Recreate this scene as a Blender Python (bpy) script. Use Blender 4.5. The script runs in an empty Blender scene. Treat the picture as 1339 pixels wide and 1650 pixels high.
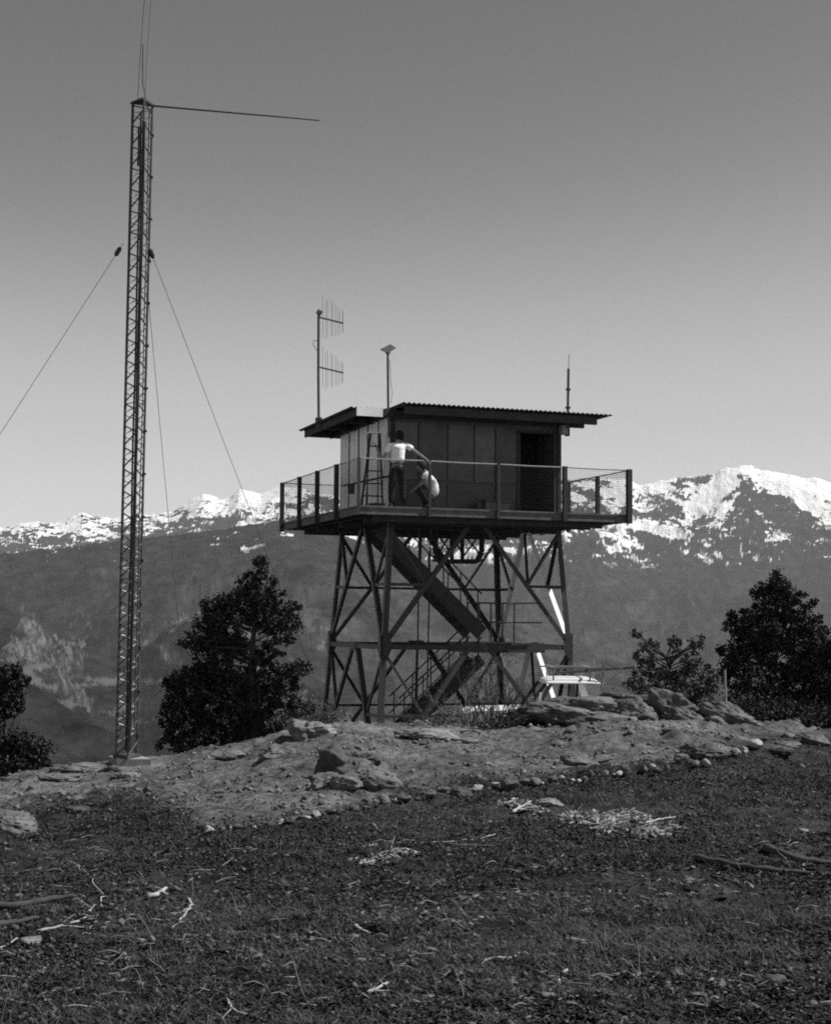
import bpy, math, random
import numpy as np
from mathutils import Vector, Matrix, Quaternion
random.seed(7)
RNG = np.random.default_rng(11)
sc = bpy.context.scene
COL = sc.collection
R = math.radians

# ------------------------------------------------------------------ camera
FPX, CX, CY = 2400.0, 669.5, 825.0
PITCH = math.atan(175/2400.0); ROLL = R(0.5)
EYE = Vector((0, 0, 1.6))
cam = bpy.data.cameras.new("camera"); camo = bpy.data.objects.new("camera", cam); COL.objects.link(camo)
cam.sensor_fit = 'HORIZONTAL'; cam.sensor_width = 36; cam.lens = 36*FPX/1339
cam.clip_start = .1; cam.clip_end = 60000
CM = (Matrix.Rotation(math.pi/2+PITCH, 3, 'X') @ Matrix.Rotation(ROLL, 3, 'Z'))
camo.matrix_world = Matrix.Translation(EYE) @ CM.to_4x4()
sc.camera = camo
CMi = CM.inverted()

def ray(px, py):
    return CM @ Vector(((px-CX)/FPX, (CY-py)/FPX, -1.0))
def at(px, py, Y):
    d = ray(px, py); return EYE + d*(Y/d.y)
def proj(p):
    q = CMi @ (Vector(p)-EYE); return (CX+FPX*q.x/-q.z, CY-FPX*q.y/-q.z)
CMn = np.array(CMi)
def projn(P):
    q = (P-np.array(EYE)) @ CMn.T
    return CX+FPX*q[..., 0]/-q[..., 2], CY-FPX*q[..., 1]/-q[..., 2]

# ------------------------------------------------------------------ tags
def tag(o, label=None, cat=None, group=None, kind=None):
    if label: o['label'] = label
    if cat: o['category'] = cat
    if group: o['group'] = group
    if kind: o['kind'] = kind
    return o
def thing(name, label, cat, loc=(0, 0, 0), group=None):
    o = bpy.data.objects.new(name, None); COL.objects.link(o); o.location = loc
    o.empty_display_size = .2
    return tag(o, label, cat, group)

# ------------------------------------------------------------------ noise
def _h(ix, iy, s):
    n = (ix.astype(np.int64)*374761393 + iy.astype(np.int64)*668265263 + s*974634777) & 0xffffffff
    n = ((n ^ (n >> 13))*1274126177) & 0xffffffff
    n = ((n ^ (n >> 16))*2246822519) & 0xffffffff
    return ((n ^ (n >> 15)) & 0xffffff)/float(0xffffff)
def vn(x, y, s=0):
    x = np.asarray(x, float); y = np.asarray(y, float)
    ix = np.floor(x); iy = np.floor(y); fx = x-ix; fy = y-iy
    fx = fx*fx*fx*(fx*(fx*6-15)+10); fy = fy*fy*fy*(fy*(fy*6-15)+10)
    a = _h(ix, iy, s); b = _h(ix+1, iy, s); c = _h(ix, iy+1, s); d = _h(ix+1, iy+1, s)
    return (a*(1-fx)+b*fx)*(1-fy)+(c*(1-fx)+d*fx)*fy*1.0
def fbm(x, y, o=5, s=0, g=.5):
    t = 0; a = 1; n = 0
    for i in range(o):
        ca, sa = math.cos(i*1.1), math.sin(i*1.1)
        t = t+a*(vn((x*ca-y*sa)*2**i+17*i, (x*sa+y*ca)*2**i, s+i)*2-1); n += a; a *= g
    return t/n
def ridged(x, y, o=5, s=0, g=.55):
    t = 0; a = 1; n = 0
    for i in range(o):
        ca, sa = math.cos(i*.9), math.sin(i*.9)
        v = 1-np.abs(vn((x*ca-y*sa)*2**i+31*i, (x*sa+y*ca)*2**i, s+i)*2-1)
        t = t+a*v*v; n += a; a *= g
    return t/n
def sstep(a, b, x):
    t = np.clip((x-a)/(b-a), 0, 1); return t*t*(3-2*t)

# ------------------------------------------------------------------ materials
MATS = {}
def mat(name, base, rough=.8, metal=0.0, var=.25, scale=6.0, bump=0.0, bscale=None, spec=.3, tint=(1, 1, 1)):
    """neutral procedural material: large + small noise variation of the base, optional bump"""
    if name in MATS: return MATS[name]
    m = bpy.data.materials.new(name); m.use_nodes = True; nt = m.node_tree; N = nt.nodes; L = nt.links
    b = N['Principled BSDF']; b.inputs['Roughness'].default_value = rough; b.inputs['Metallic'].default_value = metal
    b.inputs['Specular IOR Level'].default_value = spec
    tc = N.new('ShaderNodeTexCoord')
    n1 = N.new('ShaderNodeTexNoise'); n1.inputs['Scale'].default_value = scale; n1.inputs['Detail'].default_value = 8; n1.inputs['Roughness'].default_value = .65
    L.new(tc.outputs['Object'], n1.inputs['Vector'])
    r = N.new('ShaderNodeMapRange'); r.inputs['From Min'].default_value = .3; r.inputs['From Max'].default_value = .7
    r.inputs['To Min'].default_value = base*(1-var); r.inputs['To Max'].default_value = base*(1+var)
    L.new(n1.outputs['Fac'], r.inputs['Value'])
    L.new(r.outputs[0], b.inputs['Base Color'])
    if bump:
        n2 = N.new('ShaderNodeTexNoise'); n2.inputs['Scale'].default_value = bscale or scale*4; n2.inputs['Detail'].default_value = 10
        L.new(tc.outputs['Object'], n2.inputs['Vector'])
        bp = N.new('ShaderNodeBump'); bp.inputs['Strength'].default_value = 1; bp.inputs['Distance'].default_value = bump
        L.new(n2.outputs['Fac'], bp.inputs['Height']); L.new(bp.outputs[0], b.inputs['Normal'])
    MATS[name] = m; return m
def attr_mat(name, lo, hi, attr='shade', rough=.85, trans=0.0, spec=.2):
    """per-leaf / per-chip shade from a mesh attribute"""
    if name in MATS: return MATS[name]
    m = bpy.data.materials.new(name); m.use_nodes = True; nt = m.node_tree; N = nt.nodes; L = nt.links
    b = N['Principled BSDF']; b.inputs['Roughness'].default_value = rough
    b.inputs['Specular IOR Level'].default_value = spec
    a = N.new('ShaderNodeAttribute'); a.attribute_name = attr
    r = N.new('ShaderNodeMapRange'); r.inputs['To Min'].default_value = lo; r.inputs['To Max'].default_value = hi
    L.new(a.outputs['Fac'], r.inputs['Value']); L.new(r.outputs[0], b.inputs['Base Color'])
    MATS[name] = m; return m

M_steel = mat('painted_steel', .036, .55, 0, .3, 8)
M_bright = mat('sunlit_brace_steel', .66, .5, 0, .12, 8)  # lighter copy of the tower steel, with sunlight put into its colour
M_stair = mat('stair_steel', .04, .65, 0, .3, 6)
M_dkwood = mat('weathered_timber', .038, .85, 0, .35, 5, .002)
M_deck = mat('deck_boards', .095, .8, 0, .35, 5, .002)
M_white = mat('white_siding', .78, .75, 0, .1, 3)
M_panel = mat('plywood_panel', .085, .8, 0, .25, 2.5)
M_trim = mat('dark_trim', .03, .8, 0, .3, 5)
M_roof = mat('corrugated_iron', .06, .7, 0, .3, 4, spec=.2)
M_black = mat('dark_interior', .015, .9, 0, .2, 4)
M_galv = mat('galvanised_steel', .28, .5, 0, .3, 20)
M_mast = mat('mast_steel', .06, .6, 0, .4, 12)
M_mastlit = mat('mast_steel_sunlit', .55, .35, .0, .25, 12, spec=.5)  # lighter copy of the mast steel, sun glints put into the colour
M_conc = mat('concrete', .26, .9, 0, .2, 12, .004)
M_rock = None
M_bark = mat('bark', .035, .9, 0, .4, 20, .01)
M_cable = mat('black_cable', .03, .6, 0, .2, 5)

# ------------------------------------------------------------------ mesh builder
class MB:
    def __init__(s): s.v = []; s.f = []
    def add(s, vs, fs):
        n = len(s.v); s.v += [tuple(v) for v in vs]; s.f += [tuple(i+n for i in f) for f in fs]; return s
    def hexa(s, c):  # 8 corners: bottom 4 ccw, top 4 ccw
        return s.add(c, [(3, 2, 1, 0), (4, 5, 6, 7), (0, 1, 5, 4), (1, 2, 6, 5), (2, 3, 7, 6), (3, 0, 4, 7)])
    def box(s, a, b):
        x0, y0, z0 = a; x1, y1, z1 = b
        return s.hexa([(x0, y0, z0), (x1, y0, z0), (x1, y1, z0), (x0, y1, z0), (x0, y0, z1), (x1, y0, z1), (x1, y1, z1), (x0, y1, z1)])
    def bar(s, p, q, w, h, up=(0, 0, 1)):
        p = Vector(p); q = Vector(q); d = (q-p).normalized(); up = Vector(up)
        if abs(d.dot(up)) > .98: up = Vector((0.3, 1, 0)).normalized()
        x = d.cross(up).normalized(); y = x.cross(d).normalized()
        c = []
        for e in (p, q):
            for sx, sy in ((-1, -1), (1, -1), (1, 1), (-1, 1)): c.append(e+x*sx*w/2+y*sy*h/2)
        return s.hexa(c)
    def angle(s, p, q, w, th, nrm):
        """L-section: one flange in the plane whose normal is nrm, the other along nrm"""
        p = Vector(p); q = Vector(q); d = (q-p).normalized(); n = Vector(nrm); n = (n-d*n.dot(d)).normalized(); x = d.cross(n).normalized()
        if x.z > 0: x = -x
        s._slab(p, q, x, n, -w/2, w/2, 0, th); s._slab(p, q, x, n, -w/2, -w/2+th, -w, -0.0005); return s
    def _slab(s, p, q, x, n, a0, a1, b0, b1):
        c = []
        for e in (p, q):
            for a, b in ((a0, b0), (a1, b0), (a1, b1), (a0, b1)): c.append(e+x*a+n*b)
        return s.hexa(c)
    def tube(s, pts, rads, n=8, cap=True):
        pts = [Vector(p) for p in pts]
        if not hasattr(rads, '__len__'): rads = [rads]*len(pts)
        rings = []; ref = None
        for i, p in enumerate(pts):
            d = (pts[min(i+1, len(pts)-1)]-pts[max(i-1, 0)])
            if d.length < 1e-9: d = Vector((0, 0, 1))
            d.normalize()
            if ref is None:
                ref = Vector((0, 0, 1)) if abs(d.z) < .9 else Vector((1, 0, 0))
            x = (ref-d*ref.dot(d)).normalized(); y = d.cross(x); ref = x
            rings.append([p+(x*math.cos(2*math.pi*k/n)+y*math.sin(2*math.pi*k/n))*rads[i] for k in range(n)])
        vs = [v for r_ in rings for v in r_]; fs = []
        for i in range(len(rings)-1):
            for k in range(n):
                a = i*n+k; b = i*n+(k+1) % n; fs.append((a, b, b+n, a+n))
        if cap:
            fs.append(tuple(range(n-1, -1, -1))); fs.append(tuple(range((len(rings)-1)*n, len(rings)*n)))
        return s.add(vs, fs)
    def sphere(s, c, r, sc_=(1, 1, 1), n=10, m=7):
        c = Vector(c); vs = [c+Vector((0, 0, r*sc_[2]))]; fs = []
        for i in range(1, m):
            t = math.pi*i/m
            for k in range(n):
                a = 2*math.pi*k/n; vs.append(c+Vector((r*sc_[0]*math.sin(t)*math.cos(a), r*sc_[1]*math.sin(t)*math.sin(a), r*sc_[2]*math.cos(t))))
        vs.append(c-Vector((0, 0, r*sc_[2])))
        for k in range(n): fs.append((0, 1+k, 1+(k+1) % n))
        for i in range(m-2):
            for k in range(n):
                a = 1+i*n+k; b = 1+i*n+(k+1) % n; fs.append((a, a+n, b+n, b))
        l = len(vs)-1
        for k in range(n): fs.append((l, l-n+(k+1) % n, l-n+k))
        return s.add(vs, fs)
    def build(s, name, m, parent=None, smooth=False):
        me = bpy.data.meshes.new(name); me.from_pydata(s.v, [], s.f); me.materials.append(m)
        if smooth: me.shade_smooth()
        o = bpy.data.objects.new(name, me); COL.objects.link(o)
        if parent is not None:
            o.parent = parent
            t = root_loc(parent)
            if t.length > 0:
                me.transform(Matrix.Translation(-t))
        return o
def root_loc(o):
    t = Vector((0, 0, 0))
    while o is not None: t += Vector(o.location); o = o.parent
    return t
def solo(mb, name, m, label, cat, group=None, smooth=False, origin=None, kind=None):
    o = mb.build(name, m, None, smooth)
    if origin is not None:
        o.data.transform(Matrix.Translation(-Vector(origin))); o.location = origin
    return tag(o, label, cat, group, kind)
def npmesh(name, V, F, m, attrs=None, smooth=False):
    """V (n,3), F (k,q) numpy"""
    me = bpy.data.meshes.new(name); V = np.asarray(V, np.float32); F = np.asarray(F, np.int32)
    me.vertices.add(len(V)); me.vertices.foreach_set('co', V.ravel())
    k, q = F.shape
    me.loops.add(k*q); me.loops.foreach_set('vertex_index', F.ravel())
    me.polygons.add(k); me.polygons.foreach_set('loop_start', np.arange(0, k*q, q, dtype=np.int32))
    me.polygons.foreach_set('loop_total', np.full(k, q, np.int32))
    for nm, dom, dat in (attrs or []):
        a = me.attributes.new(nm, 'FLOAT', dom); a.data.foreach_set('value', np.asarray(dat, np.float32).ravel())
    me.update(calc_edges=True); me.validate()
    me.materials.append(m)
    if smooth: me.shade_smooth()
    o = bpy.data.objects.new(name, me); COL.objects.link(o); return o
def grid_faces(nr, nc):
    i = np.arange(nr-1)[:, None]*nc+np.arange(nc-1)[None, :]
    return np.stack([i, i+1, i+nc+1, i+nc], -1).reshape(-1, 4)

# ------------------------------------------------------------------ ground height
XR = np.array([-900, -400, -100, 0, 100, 200, 300, 400, 460, 560, 650, 720, 800, 900, 1000, 1100, 1200, 1339, 1500, 2200])
YR = np.array([1275, 1270, 1262, 1256, 1240, 1232, 1222, 1206, 1190, 1176, 1181, 1177, 1180, 1172, 1160, 1162, 1172, 1184, 1190, 1195])+0.0
YCR = 22.0
def crest_z(X, Y):
    px = CX + FPX*X/np.maximum(Y, 1.0)
    row = np.interp(px, XR, YR)
    row = row - (px-CX)*math.tan(ROLL)*1.0      # undo roll
    return 1.6 - YCR*(row-1000)/FPX
def gz(X, Y, detail=True):
    X = np.asarray(X, float); Y = np.asarray(Y, float)
    zc = crest_z(X*YCR/np.maximum(Y, 1.0)*np.clip(Y/YCR, .05, 10)**.35, np.full_like(X*Y, YCR))
    t = sstep(5, 22, Y)
    z = zc*t
    z = z - .10*np.exp(-((Y-17)/4.0)**2)*sstep(-1, -5, X)
    # behind the crest
    dz = np.clip(Y-22.8, 0, None)
    pxx = CX+FPX*X/np.maximum(Y, 1.0)
    low = -2.35-5.5*sstep(470, 360, pxx)*sstep(8, 14, dz)-1.6*sstep(470, 400, pxx)
    drop = sstep(0, 9.5, dz)
    z = z*(1-drop)+low*drop
    z = z - .0035*np.clip(Y-47, 0, None)**2
    z = z - .05*np.clip(np.abs(X)-26-.2*Y, 0, None)**1.5*.3
    if detail:
        z = z + .10*fbm(X*.35, Y*.35, 3, 3)+.045*fbm(X*1.3, Y*1.3, 4, 5)*(1+.6*sstep(14, 20, Y))
        hm = np.clip(fbm(X*1.9+3, Y*2.3, 4, 15, .6), -.1, 1)
        z = z + hm*.13*sstep(9, 16, Y)+.035*np.clip(fbm(X*5, Y*5, 3, 17, .6), -.2, 1)
        z = z + .016*fbm(X*9, Y*9, 3, 9)
        r_ = ridged(X*.9+.3, Y*1.6, 4, 21)
        z = z + .09*np.clip(r_-.55, 0, 1)*sstep(15, 20, Y)*sstep(26, 23, Y)
        z = z + .012*(vn(X*16, Y*16, 33)**3)*sstep(25, 18, Y)
    return z
_m = at(202, 1234, 22.45)
_gz0 = gz
def gz(X, Y, detail=True):
    z = _gz0(X, Y, detail); d = np.hypot(np.asarray(X, float)-_m.x, (np.asarray(Y, float)-_m.y)*.6)
    k = sstep(1.3, .35, d); return z*(1-k)+(_m.z+.02*fbm(np.asarray(X, float)*5, np.asarray(Y, float)*5, 3, 88))*k
_t = at(930, 1093, 30.3); _gz1 = gz
def gz(X, Y, detail=True):
    z = _gz1(X, Y, detail); X = np.asarray(X, float); Y = np.asarray(Y, float)
    k = sstep(3.4, 2.2, np.abs(X-_t.x))*sstep(2.6, 1.4, np.abs(Y-_t.y)); return z*(1-k)+(_t.z-1.9)*k
def gzs(x, y): return float(gz(np.array([x]), np.array([y]))[0])
def G(px, py, lift=0.0):
    """point of the ground seen at a photo pixel"""
    d = ray(px, py); d = d/d.y
    Y = np.arange(3.5, 60, .03); X = d.x*Y; Z = 1.6+d.z*Y
    g = gz(X, Y); w = np.nonzero(Z <= g)[0]
    k = w[0] if len(w) else int(np.argmin(Z[Y < 26]-g[Y < 26]))
    return Vector((X[k], Y[k], g[k]+lift))

# region of leaf litter (dark) versus bare gritty soil (pale)
LX = np.array([-400, 0, 100, 200, 330, 450, 560, 650, 750, 900, 1000, 1100, 1230, 1339, 1700])
LY = np.array([1330, 1318, 1305, 1300, 1345, 1330, 1308, 1290, 1275, 1262, 1248, 1235, 1200, 1190, 1180])+0.
def litter(X, Y):
    P = np.stack([X, Y, gz(X, Y, False)], -1); px, py = projn(P)
    ln = np.interp(px, LX, LY)
    n = 8+fbm(X*.8, Y*.8, 4, 40)*14+fbm(X*4, Y*4, 3, 44)*9
    bw = np.interp(px, [0, 330, 480], [30, 26, 11]); band = sstep(-bw, bw, py-ln+n)
    # dark brush ground patch to the left below the mast
    return band

def make_ground():
    rows = np.exp(np.linspace(math.log(1.6), math.log(110), 760)); az = np.radians(np.linspace(-48, 48, 1000))
    A, D = np.meshgrid(az, rows); X = np.tan(A)*D; Y = D
    Z = gz(X, Y)
    lit = litter(X, Y)
    V = np.stack([X, Y, Z], -1).reshape(-1, 3)
    m = bpy.data.materials.new('soil_and_litter'); m.use_nodes = True; nt = m.node_tree; N = nt.nodes; L = nt.links
    b = N['Principled BSDF']; b.inputs['Roughness'].default_value = .95; b.inputs['Specular IOR Level'].default_value = .15
    g = N.new('ShaderNodeNewGeometry'); a = N.new('ShaderNodeAttribute'); a.attribute_name = 'litter'
    def noise(sc_, det=8, rgh=.6, stretch=None):
        n = N.new('ShaderNodeTexNoise'); n.inputs['Scale'].default_value = sc_; n.inputs['Detail'].default_value = det; n.inputs['Roughness'].default_value = rgh
        if stretch:
            mp = N.new('ShaderNodeMapping'); mp.inputs['Scale'].default_value = stretch; L.new(g.outputs['Position'], mp.inputs['Vector']); L.new(mp.outputs[0], n.inputs['Vector'])
        else: L.new(g.outputs['Position'], n.inputs['Vector'])
        return n
    def mr(src, a0, a1, b0, b1):
        r = N.new('ShaderNodeMapRange'); r.inputs['From Min'].default_value = a0; r.inputs['From Max'].default_value = a1
        r.inputs['To Min'].default_value = b0; r.inputs['To Max'].default_value = b1; L.new(src, r.inputs['Value']); return r.outputs[0]
    def mth(op, x, y):
        n = N.new('ShaderNodeMath'); n.operation = op
        for i, q in enumerate((x, y)):
            if isinstance(q, (int, float)): n.inputs[i].default_value = q
            else: L.new(q, n.inputs[i])
        return n.outputs[0]
    nA = noise(.7, 6); nB = noise(9, 10, .75); nC = noise(45, 6, .8); nD = noise(2.6, 6, .7)
    pale = mth('MULTIPLY', mr(nA.outputs['Fac'], .35, .65, .06, .155), mr(nB.outputs['Fac'], .38, .62, .35, 1.5))
    pale = mth('MULTIPLY', pale, mr(nC.outputs['Fac'], .35, .65, .7, 1.3))
    dark = mth('MULTIPLY', mr(nD.outputs['Fac'], .38, .64, .006, .05), mr(nC.outputs['Fac'], .38, .62, .35, 1.8))
    mx = N.new('ShaderNodeMix'); mx.data_type = 'FLOAT'
    L.new(a.outputs['Fac'], mx.inputs[0]); L.new(pale, mx.inputs[2]); L.new(dark, mx.inputs[3])
    L.new(mx.outputs[0], b.inputs['Base Color'])
    bp = N.new('ShaderNodeBump'); bp.inputs['Distance'].default_value = .03; bp.inputs['Strength'].default_value = .9
    hh = mth('ADD', nB.outputs['Fac'], mth('MULTIPLY', nC.outputs['Fac'], .4)); L.new(hh, bp.inputs['Height']); L.new(bp.outputs[0], b.inputs['Normal'])
    o = npmesh('ground', V, grid_faces(*X.shape), m, [('litter', 'POINT', lit)], True)
    tag(o, kind='structure')
make_ground()

# ------------------------------------------------------------------ mountains
def lay(d, pts, fs, bs, amp):
    return dict(d=d, x=np.array([p[0] for p in pts], float), y=np.array([p[1] for p in pts], float), fs=fs, bs=bs, amp=amp)
LAY = [
 lay(12500, [(-1500, 900), (-300, 865), (0, 850), (30, 843), (60, 840), (95, 838), (118, 830), (132, 824), (150, 832), (178, 832), (205, 826), (240, 827), (275, 820), (300, 808), (318, 797), (330, 794), (350, 799), (368, 797), (385, 785), (402, 788), (420, 791), (450, 780), (500, 790), (560, 800), (650, 790), (760, 780), (850, 778), (900, 772), (960, 770), (1015, 773), (1035, 781), (1050, 777), (1075, 774), (1095, 771), (1110, 770), (1130, 766), (1150, 763), (1162, 755), (1175, 751), (1195, 747), (1215, 748), (1225, 755), (1245, 757), (1275, 759), (1300, 765), (1320, 766), (1339, 772), (1500, 790), (1900, 830), (2800, 900)], .36, .5, 1),
 lay(6300, [(-1500, 930), (-300, 900), (0, 890), (80, 884), (200, 868), (300, 860), (400, 846), (455, 838), (560, 860), (640, 905), (740, 960), (860, 1010), (1000, 1060), (1200, 1110), (1339, 1150), (2800, 1300)], .33, .35, .8),
 lay(3600, [(-1500, 930), (-300, 960), (-60, 965), (0, 972), (40, 985), (75, 1010), (110, 1030), (140, 1022), (165, 1045), (190, 1075), (230, 1050), (270, 1010), (310, 990), (350, 985), (420, 1020), (480, 1070), (560, 1120), (700, 1180), (900, 1200), (1100, 1150), (1339, 1110), (1700, 1090), (2800, 1080)], .42, .4, .55),
 lay(1700, [(-1500, 940), (-300, 1020), (0, 1072), (60, 1102), (100, 1128), (140, 1156), (165, 1166), (200, 1188), (250, 1222), (330, 1270), (500, 1330), (900, 1400), (1339, 1390), (2800, 1300)], .5, .45, .35),
]
def make_mountains():
    az = np.concatenate([np.linspace(-38, -17, 160, endpoint=False), np.linspace(-17, 17, 1150), np.linspace(17, 38, 160)[1:]])
    dd = np.concatenate([np.linspace(95, 1200, 50, endpoint=False), np.linspace(1200, 2000, 90, endpoint=False), np.linspace(2000, 4200, 170, endpoint=False), np.linspace(4200, 12900, 470, endpoint=False), np.linspace(12900, 15500, 30)])
    A, D = np.meshgrid(np.radians(az), dd); X = np.tan(A)*D; Y = D
    px = CX+FPX*np.tan(A)
    Z = np.full_like(X, -1400.0); lid = np.zeros_like(X)
    rg = ridged(X/2600, Y/1900, 6, 60); fb = fbm(X/900, Y/900, 6, 70); f2 = fbm(X/200, Y/260, 5, 75, .6); r3 = ridged(X/620, Y/900, 6, 77, .6)
    wpx = fbm(X/800, Y/800, 4, 64); jag = ridged(px/16., px*0+3, 4, 66, .6)-.5+1.2*(ridged(px/47., px*0+8, 3, 67)-.5)
    gx = np.arange(-1500., 2801., 4.)
    k2 = np.exp(-(np.arange(-12, 13)*4/13.)**2/2); k2 /= k2.sum()
    tsm = lambda t: np.convolve(np.pad(t, 12, mode='edge'), k2, 'valid')
    for i, l in enumerate(LAY):
        tb = np.interp(gx, l['x'], l['y']); ke = np.exp(-(np.arange(-60, 61)*4/75.)**2/2); ke /= ke.sum()
        ts_ = np.convolve(np.pad(tb, 60, mode='edge'), ke, 'valid')
        wob = l['d']*.02*fbm(px/260., np.full_like(px, i*7.3), 3, 90+i)
        u = D-(l['d']+wob); s = l['d']
        kk = sstep(0, .11*s, np.abs(u))
        row = np.interp(px, gx, tb if i == 0 else tsm(tb))*(1-kk)+np.interp(px+55*wpx*kk, gx, ts_)*kk-(px-CX)*math.tan(ROLL)
        row = row-(1-sstep(0, .018*s, np.abs(u)))*jag*(np.interp(px, [300, 900], [2.2, 3.4]) if i == 0 else 2.6)
        H = 1.6+l['d']*(1000-row)/FPX
        fall = np.where(u < 0, -u*l['fs'], u*l['bs'])
        k = sstep(0, .12*s, np.abs(u))
        amp = s*l['amp']
        if i >= 1:
            q = (0, .62, .4, .25)[i]; rg = ridged(X/2300/q+i, Y/1700/q, 6, 60+i); fb = fbm(X/900/q, Y/900/q, 6, 70+i); f2 = fbm(X/200/q, Y/260/q, 5, 75+i, .6); r3 = ridged(X/560/q, Y/800/q, 6, 77+i, .6)
        n = (rg-.55)*(.055, .045, .05, .04)[i]*amp*k + fb*.010*amp*(k*.9+.1) + (r3-.55)*.017*amp*(k*.8+.2) + f2*.0036*amp*(k*.5+.5)
        z = H-fall+n
        up = z > Z
        lid = np.where(up, i, lid); Z = np.maximum(Z, z)
    # near shoulder of our own mountain falling to the valley
    zn = -22-(D-95)*.62+fb*30*sstep(95, 600, D)
    Z = np.where(D < 95.5, -22, np.maximum(Z, np.maximum(zn, -1100+fb*40)))
    P = np.stack([X, Y, Z], -1); qx, qy = projn(P)
    def poly(pts, qxw, qyw):
        c = np.zeros(qx.shape, bool); n = len(pts)
        for i in range(n):
            x0, y0 = pts[i]; x1, y1 = pts[(i+1) % n]
            c ^= ((y0 > qyw) != (y1 > qyw)) & (qxw < (x1-x0)*(qyw-y0)/(y1-y0+1e-9)+x0)
        return c
    fw1 = fbm(qx/6, qy/6, 3, 162); fw2 = fbm(qx/6, qy/6+5, 3, 163)
    qxw = qx+14*fbm(qx/18, qy/18, 3, 160)+12*fw1; qyw = qy+14*fbm(qx/18+9, qy/18, 3, 161)+12*fw2
    sx_ = qx+9*fbm(qx/12, qy/12, 3, 164)+7*fw1; sy_ = qy+7*fbm(qx/12, qy/12, 3, 165)+6*fw2
    bias = np.zeros(qx.shape)
    for pts, v in (([(1158, 750), (1218, 746), (1206, 772), (1166, 800), (1134, 828), (1104, 848), (1094, 838), (1118, 804), (1138, 776)], 1.6),
                   ([(1212, 750), (1345, 765), (1345, 852), (1296, 824), (1256, 792), (1228, 780)], 1.6),
                   ([(1188, 792), (1202, 790), (1170, 828), (1144, 852), (1130, 842)], 1.5),
                   ([(1040, 776), (1090, 770), (1104, 800), (1080, 796), (1050, 796)], .7),
                   ([(1190, 770), (1204, 760), (1214, 778), (1218, 800), (1196, 806)], -2.2),
                   ([(1086, 800), (1097, 768), (1104, 788), (1110, 806)], -2.2),
                   ([(1112, 770), (1142, 762), (1150, 768), (1122, 784)], -1.6),
                   ([(1196, 806), (1230, 792), (1290, 830), (1345, 864), (1345, 884), (1250, 868), (1176, 850), (1160, 838)], -.75),
                   ([(1150, 778), (1180, 768), (1176, 784), (1140, 812), (1138, 800)], -.9),
                   ([(1034, 800), (1082, 806), (1112, 838), (1060, 842), (1000, 820)], -1.3),
                   ([(1230, 856), (1262, 850), (1275, 868), (1240, 876)], 1.2),
                   ([(1150, 858), (1200, 866), (1216, 890), (1200, 896), (1180, 874)], 1.3),
                   ([(1206, 892), (1260, 892), (1260, 898), (1210, 900)], 1.2),
                   ([(1010, 828), (1075, 846), (1110, 866), (1100, 872), (1050, 858), (1008, 842)], 1.0),
                   ([(905, 850), (1010, 846), (1030, 880), (960, 900), (905, 905)], .55)):
        bias += .85*v*poly(pts, sx_, sy_)
    # snow: high ground, more of it and patchier on the right hand massif
    line = np.interp(qx, [-600, 0, 200, 300, 450, 560, 800, 1000, 1339, 1900], [884, 882, 862, 856, 842, 845, 868, 868, 858, 858])
    spread = np.interp(qx, [-600, 0, 200, 450, 800, 950, 1339, 1900], [34, 34, 24, 30, 70, 105, 105, 105])
    alt_row = 1000-(Z-1.6)*FPX/12500
    n1 = fbm(X/190+Z/400, Z/75+Y/1100, 6, 120, .72)*3.2; n2_ = fbm(X/900, Y/1500, 3, 122)*1.6
    chute = ridged(X/300+Y/2600, Y/2600+.4*fbm(X/500, Y/500, 2, 127), 4, 128)-.5
    snow = (line-alt_row)/spread+n1+1.9*fbm(X/44, Z/22+Y/420, 4, 124, .75)+1.1*(ridged((qx+qy*.55)/15+.5*fw1, (qy-qx*.5)/70, 4, 125, .65)-.5)+.8*n2_+.9*chute*sstep(.0, 1.6, np.abs(line-alt_row)/spread+.6)
    snow = sstep(-.2, .5, snow+bias)*(lid == 0)*sstep(940, 908, alt_row)
    # bare dark rock ribs high up
    ribs = sstep(.53, .64, ridged(X/360+4+.25*n1, Y/1000+X/1500, 5, 140, .65))*sstep(.36, .56, vn(X/600, Y/1100, 141)+.1*n1)
    snow = snow*(1-.92*ribs*(lid == 0)*(bias < .5)*sstep(0, 12, alt_row-(np.interp(qx, LAY[0]['x'], LAY[0]['y']))))
    # scattered remnants on the second ridge
    s2 = sstep(.42, .6, fbm(X/75, Z/35+Y/300, 5, 150, .65)+.22*sstep(300, 470, qx))*(lid == 1)*sstep(-45, -5, (np.interp(qx, LAY[1]['x'], LAY[1]['y'])+40-qy)-20)
    snow = np.maximum(snow, s2*.75*(qx < 480)*(qy < 905))
    # pale bare cliffs
    near = (lid >= 1) & (D > 1200)
    cl = (poly([(36, 984), (60, 1000), (92, 1035), (100, 1070), (132, 1105), (142, 1150), (128, 1140), (95, 1100), (60, 1070), (30, 1060), (8, 1050), (25, 1030)], qxw, qyw) | poly([(100, 1030), (134, 1022), (138, 1075), (130, 1115), (112, 1085), (98, 1060)], qxw, qyw) | poly([(134, 1100), (140, 1128), (147, 1142), (140, 1143), (131, 1120)], qxw, qyw) | poly([(262, 1012), (300, 990), (325, 978), (320, 998), (285, 1012)], qxw, qyw) | poly([(215, 1000), (245, 1020), (262, 1042), (300, 1070), (292, 1076), (250, 1050), (222, 1022)], qxw, qyw)) & near
    streak = (.15+.85*sstep(.3, .62, ridged(qx/9-qy/20, qy/34, 5, 170, .7)))*(.3+.7*sstep(-.25, .3, fbm(qx/7, qy/9, 4, 171, .7)))
    rock = cl*streak
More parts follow.
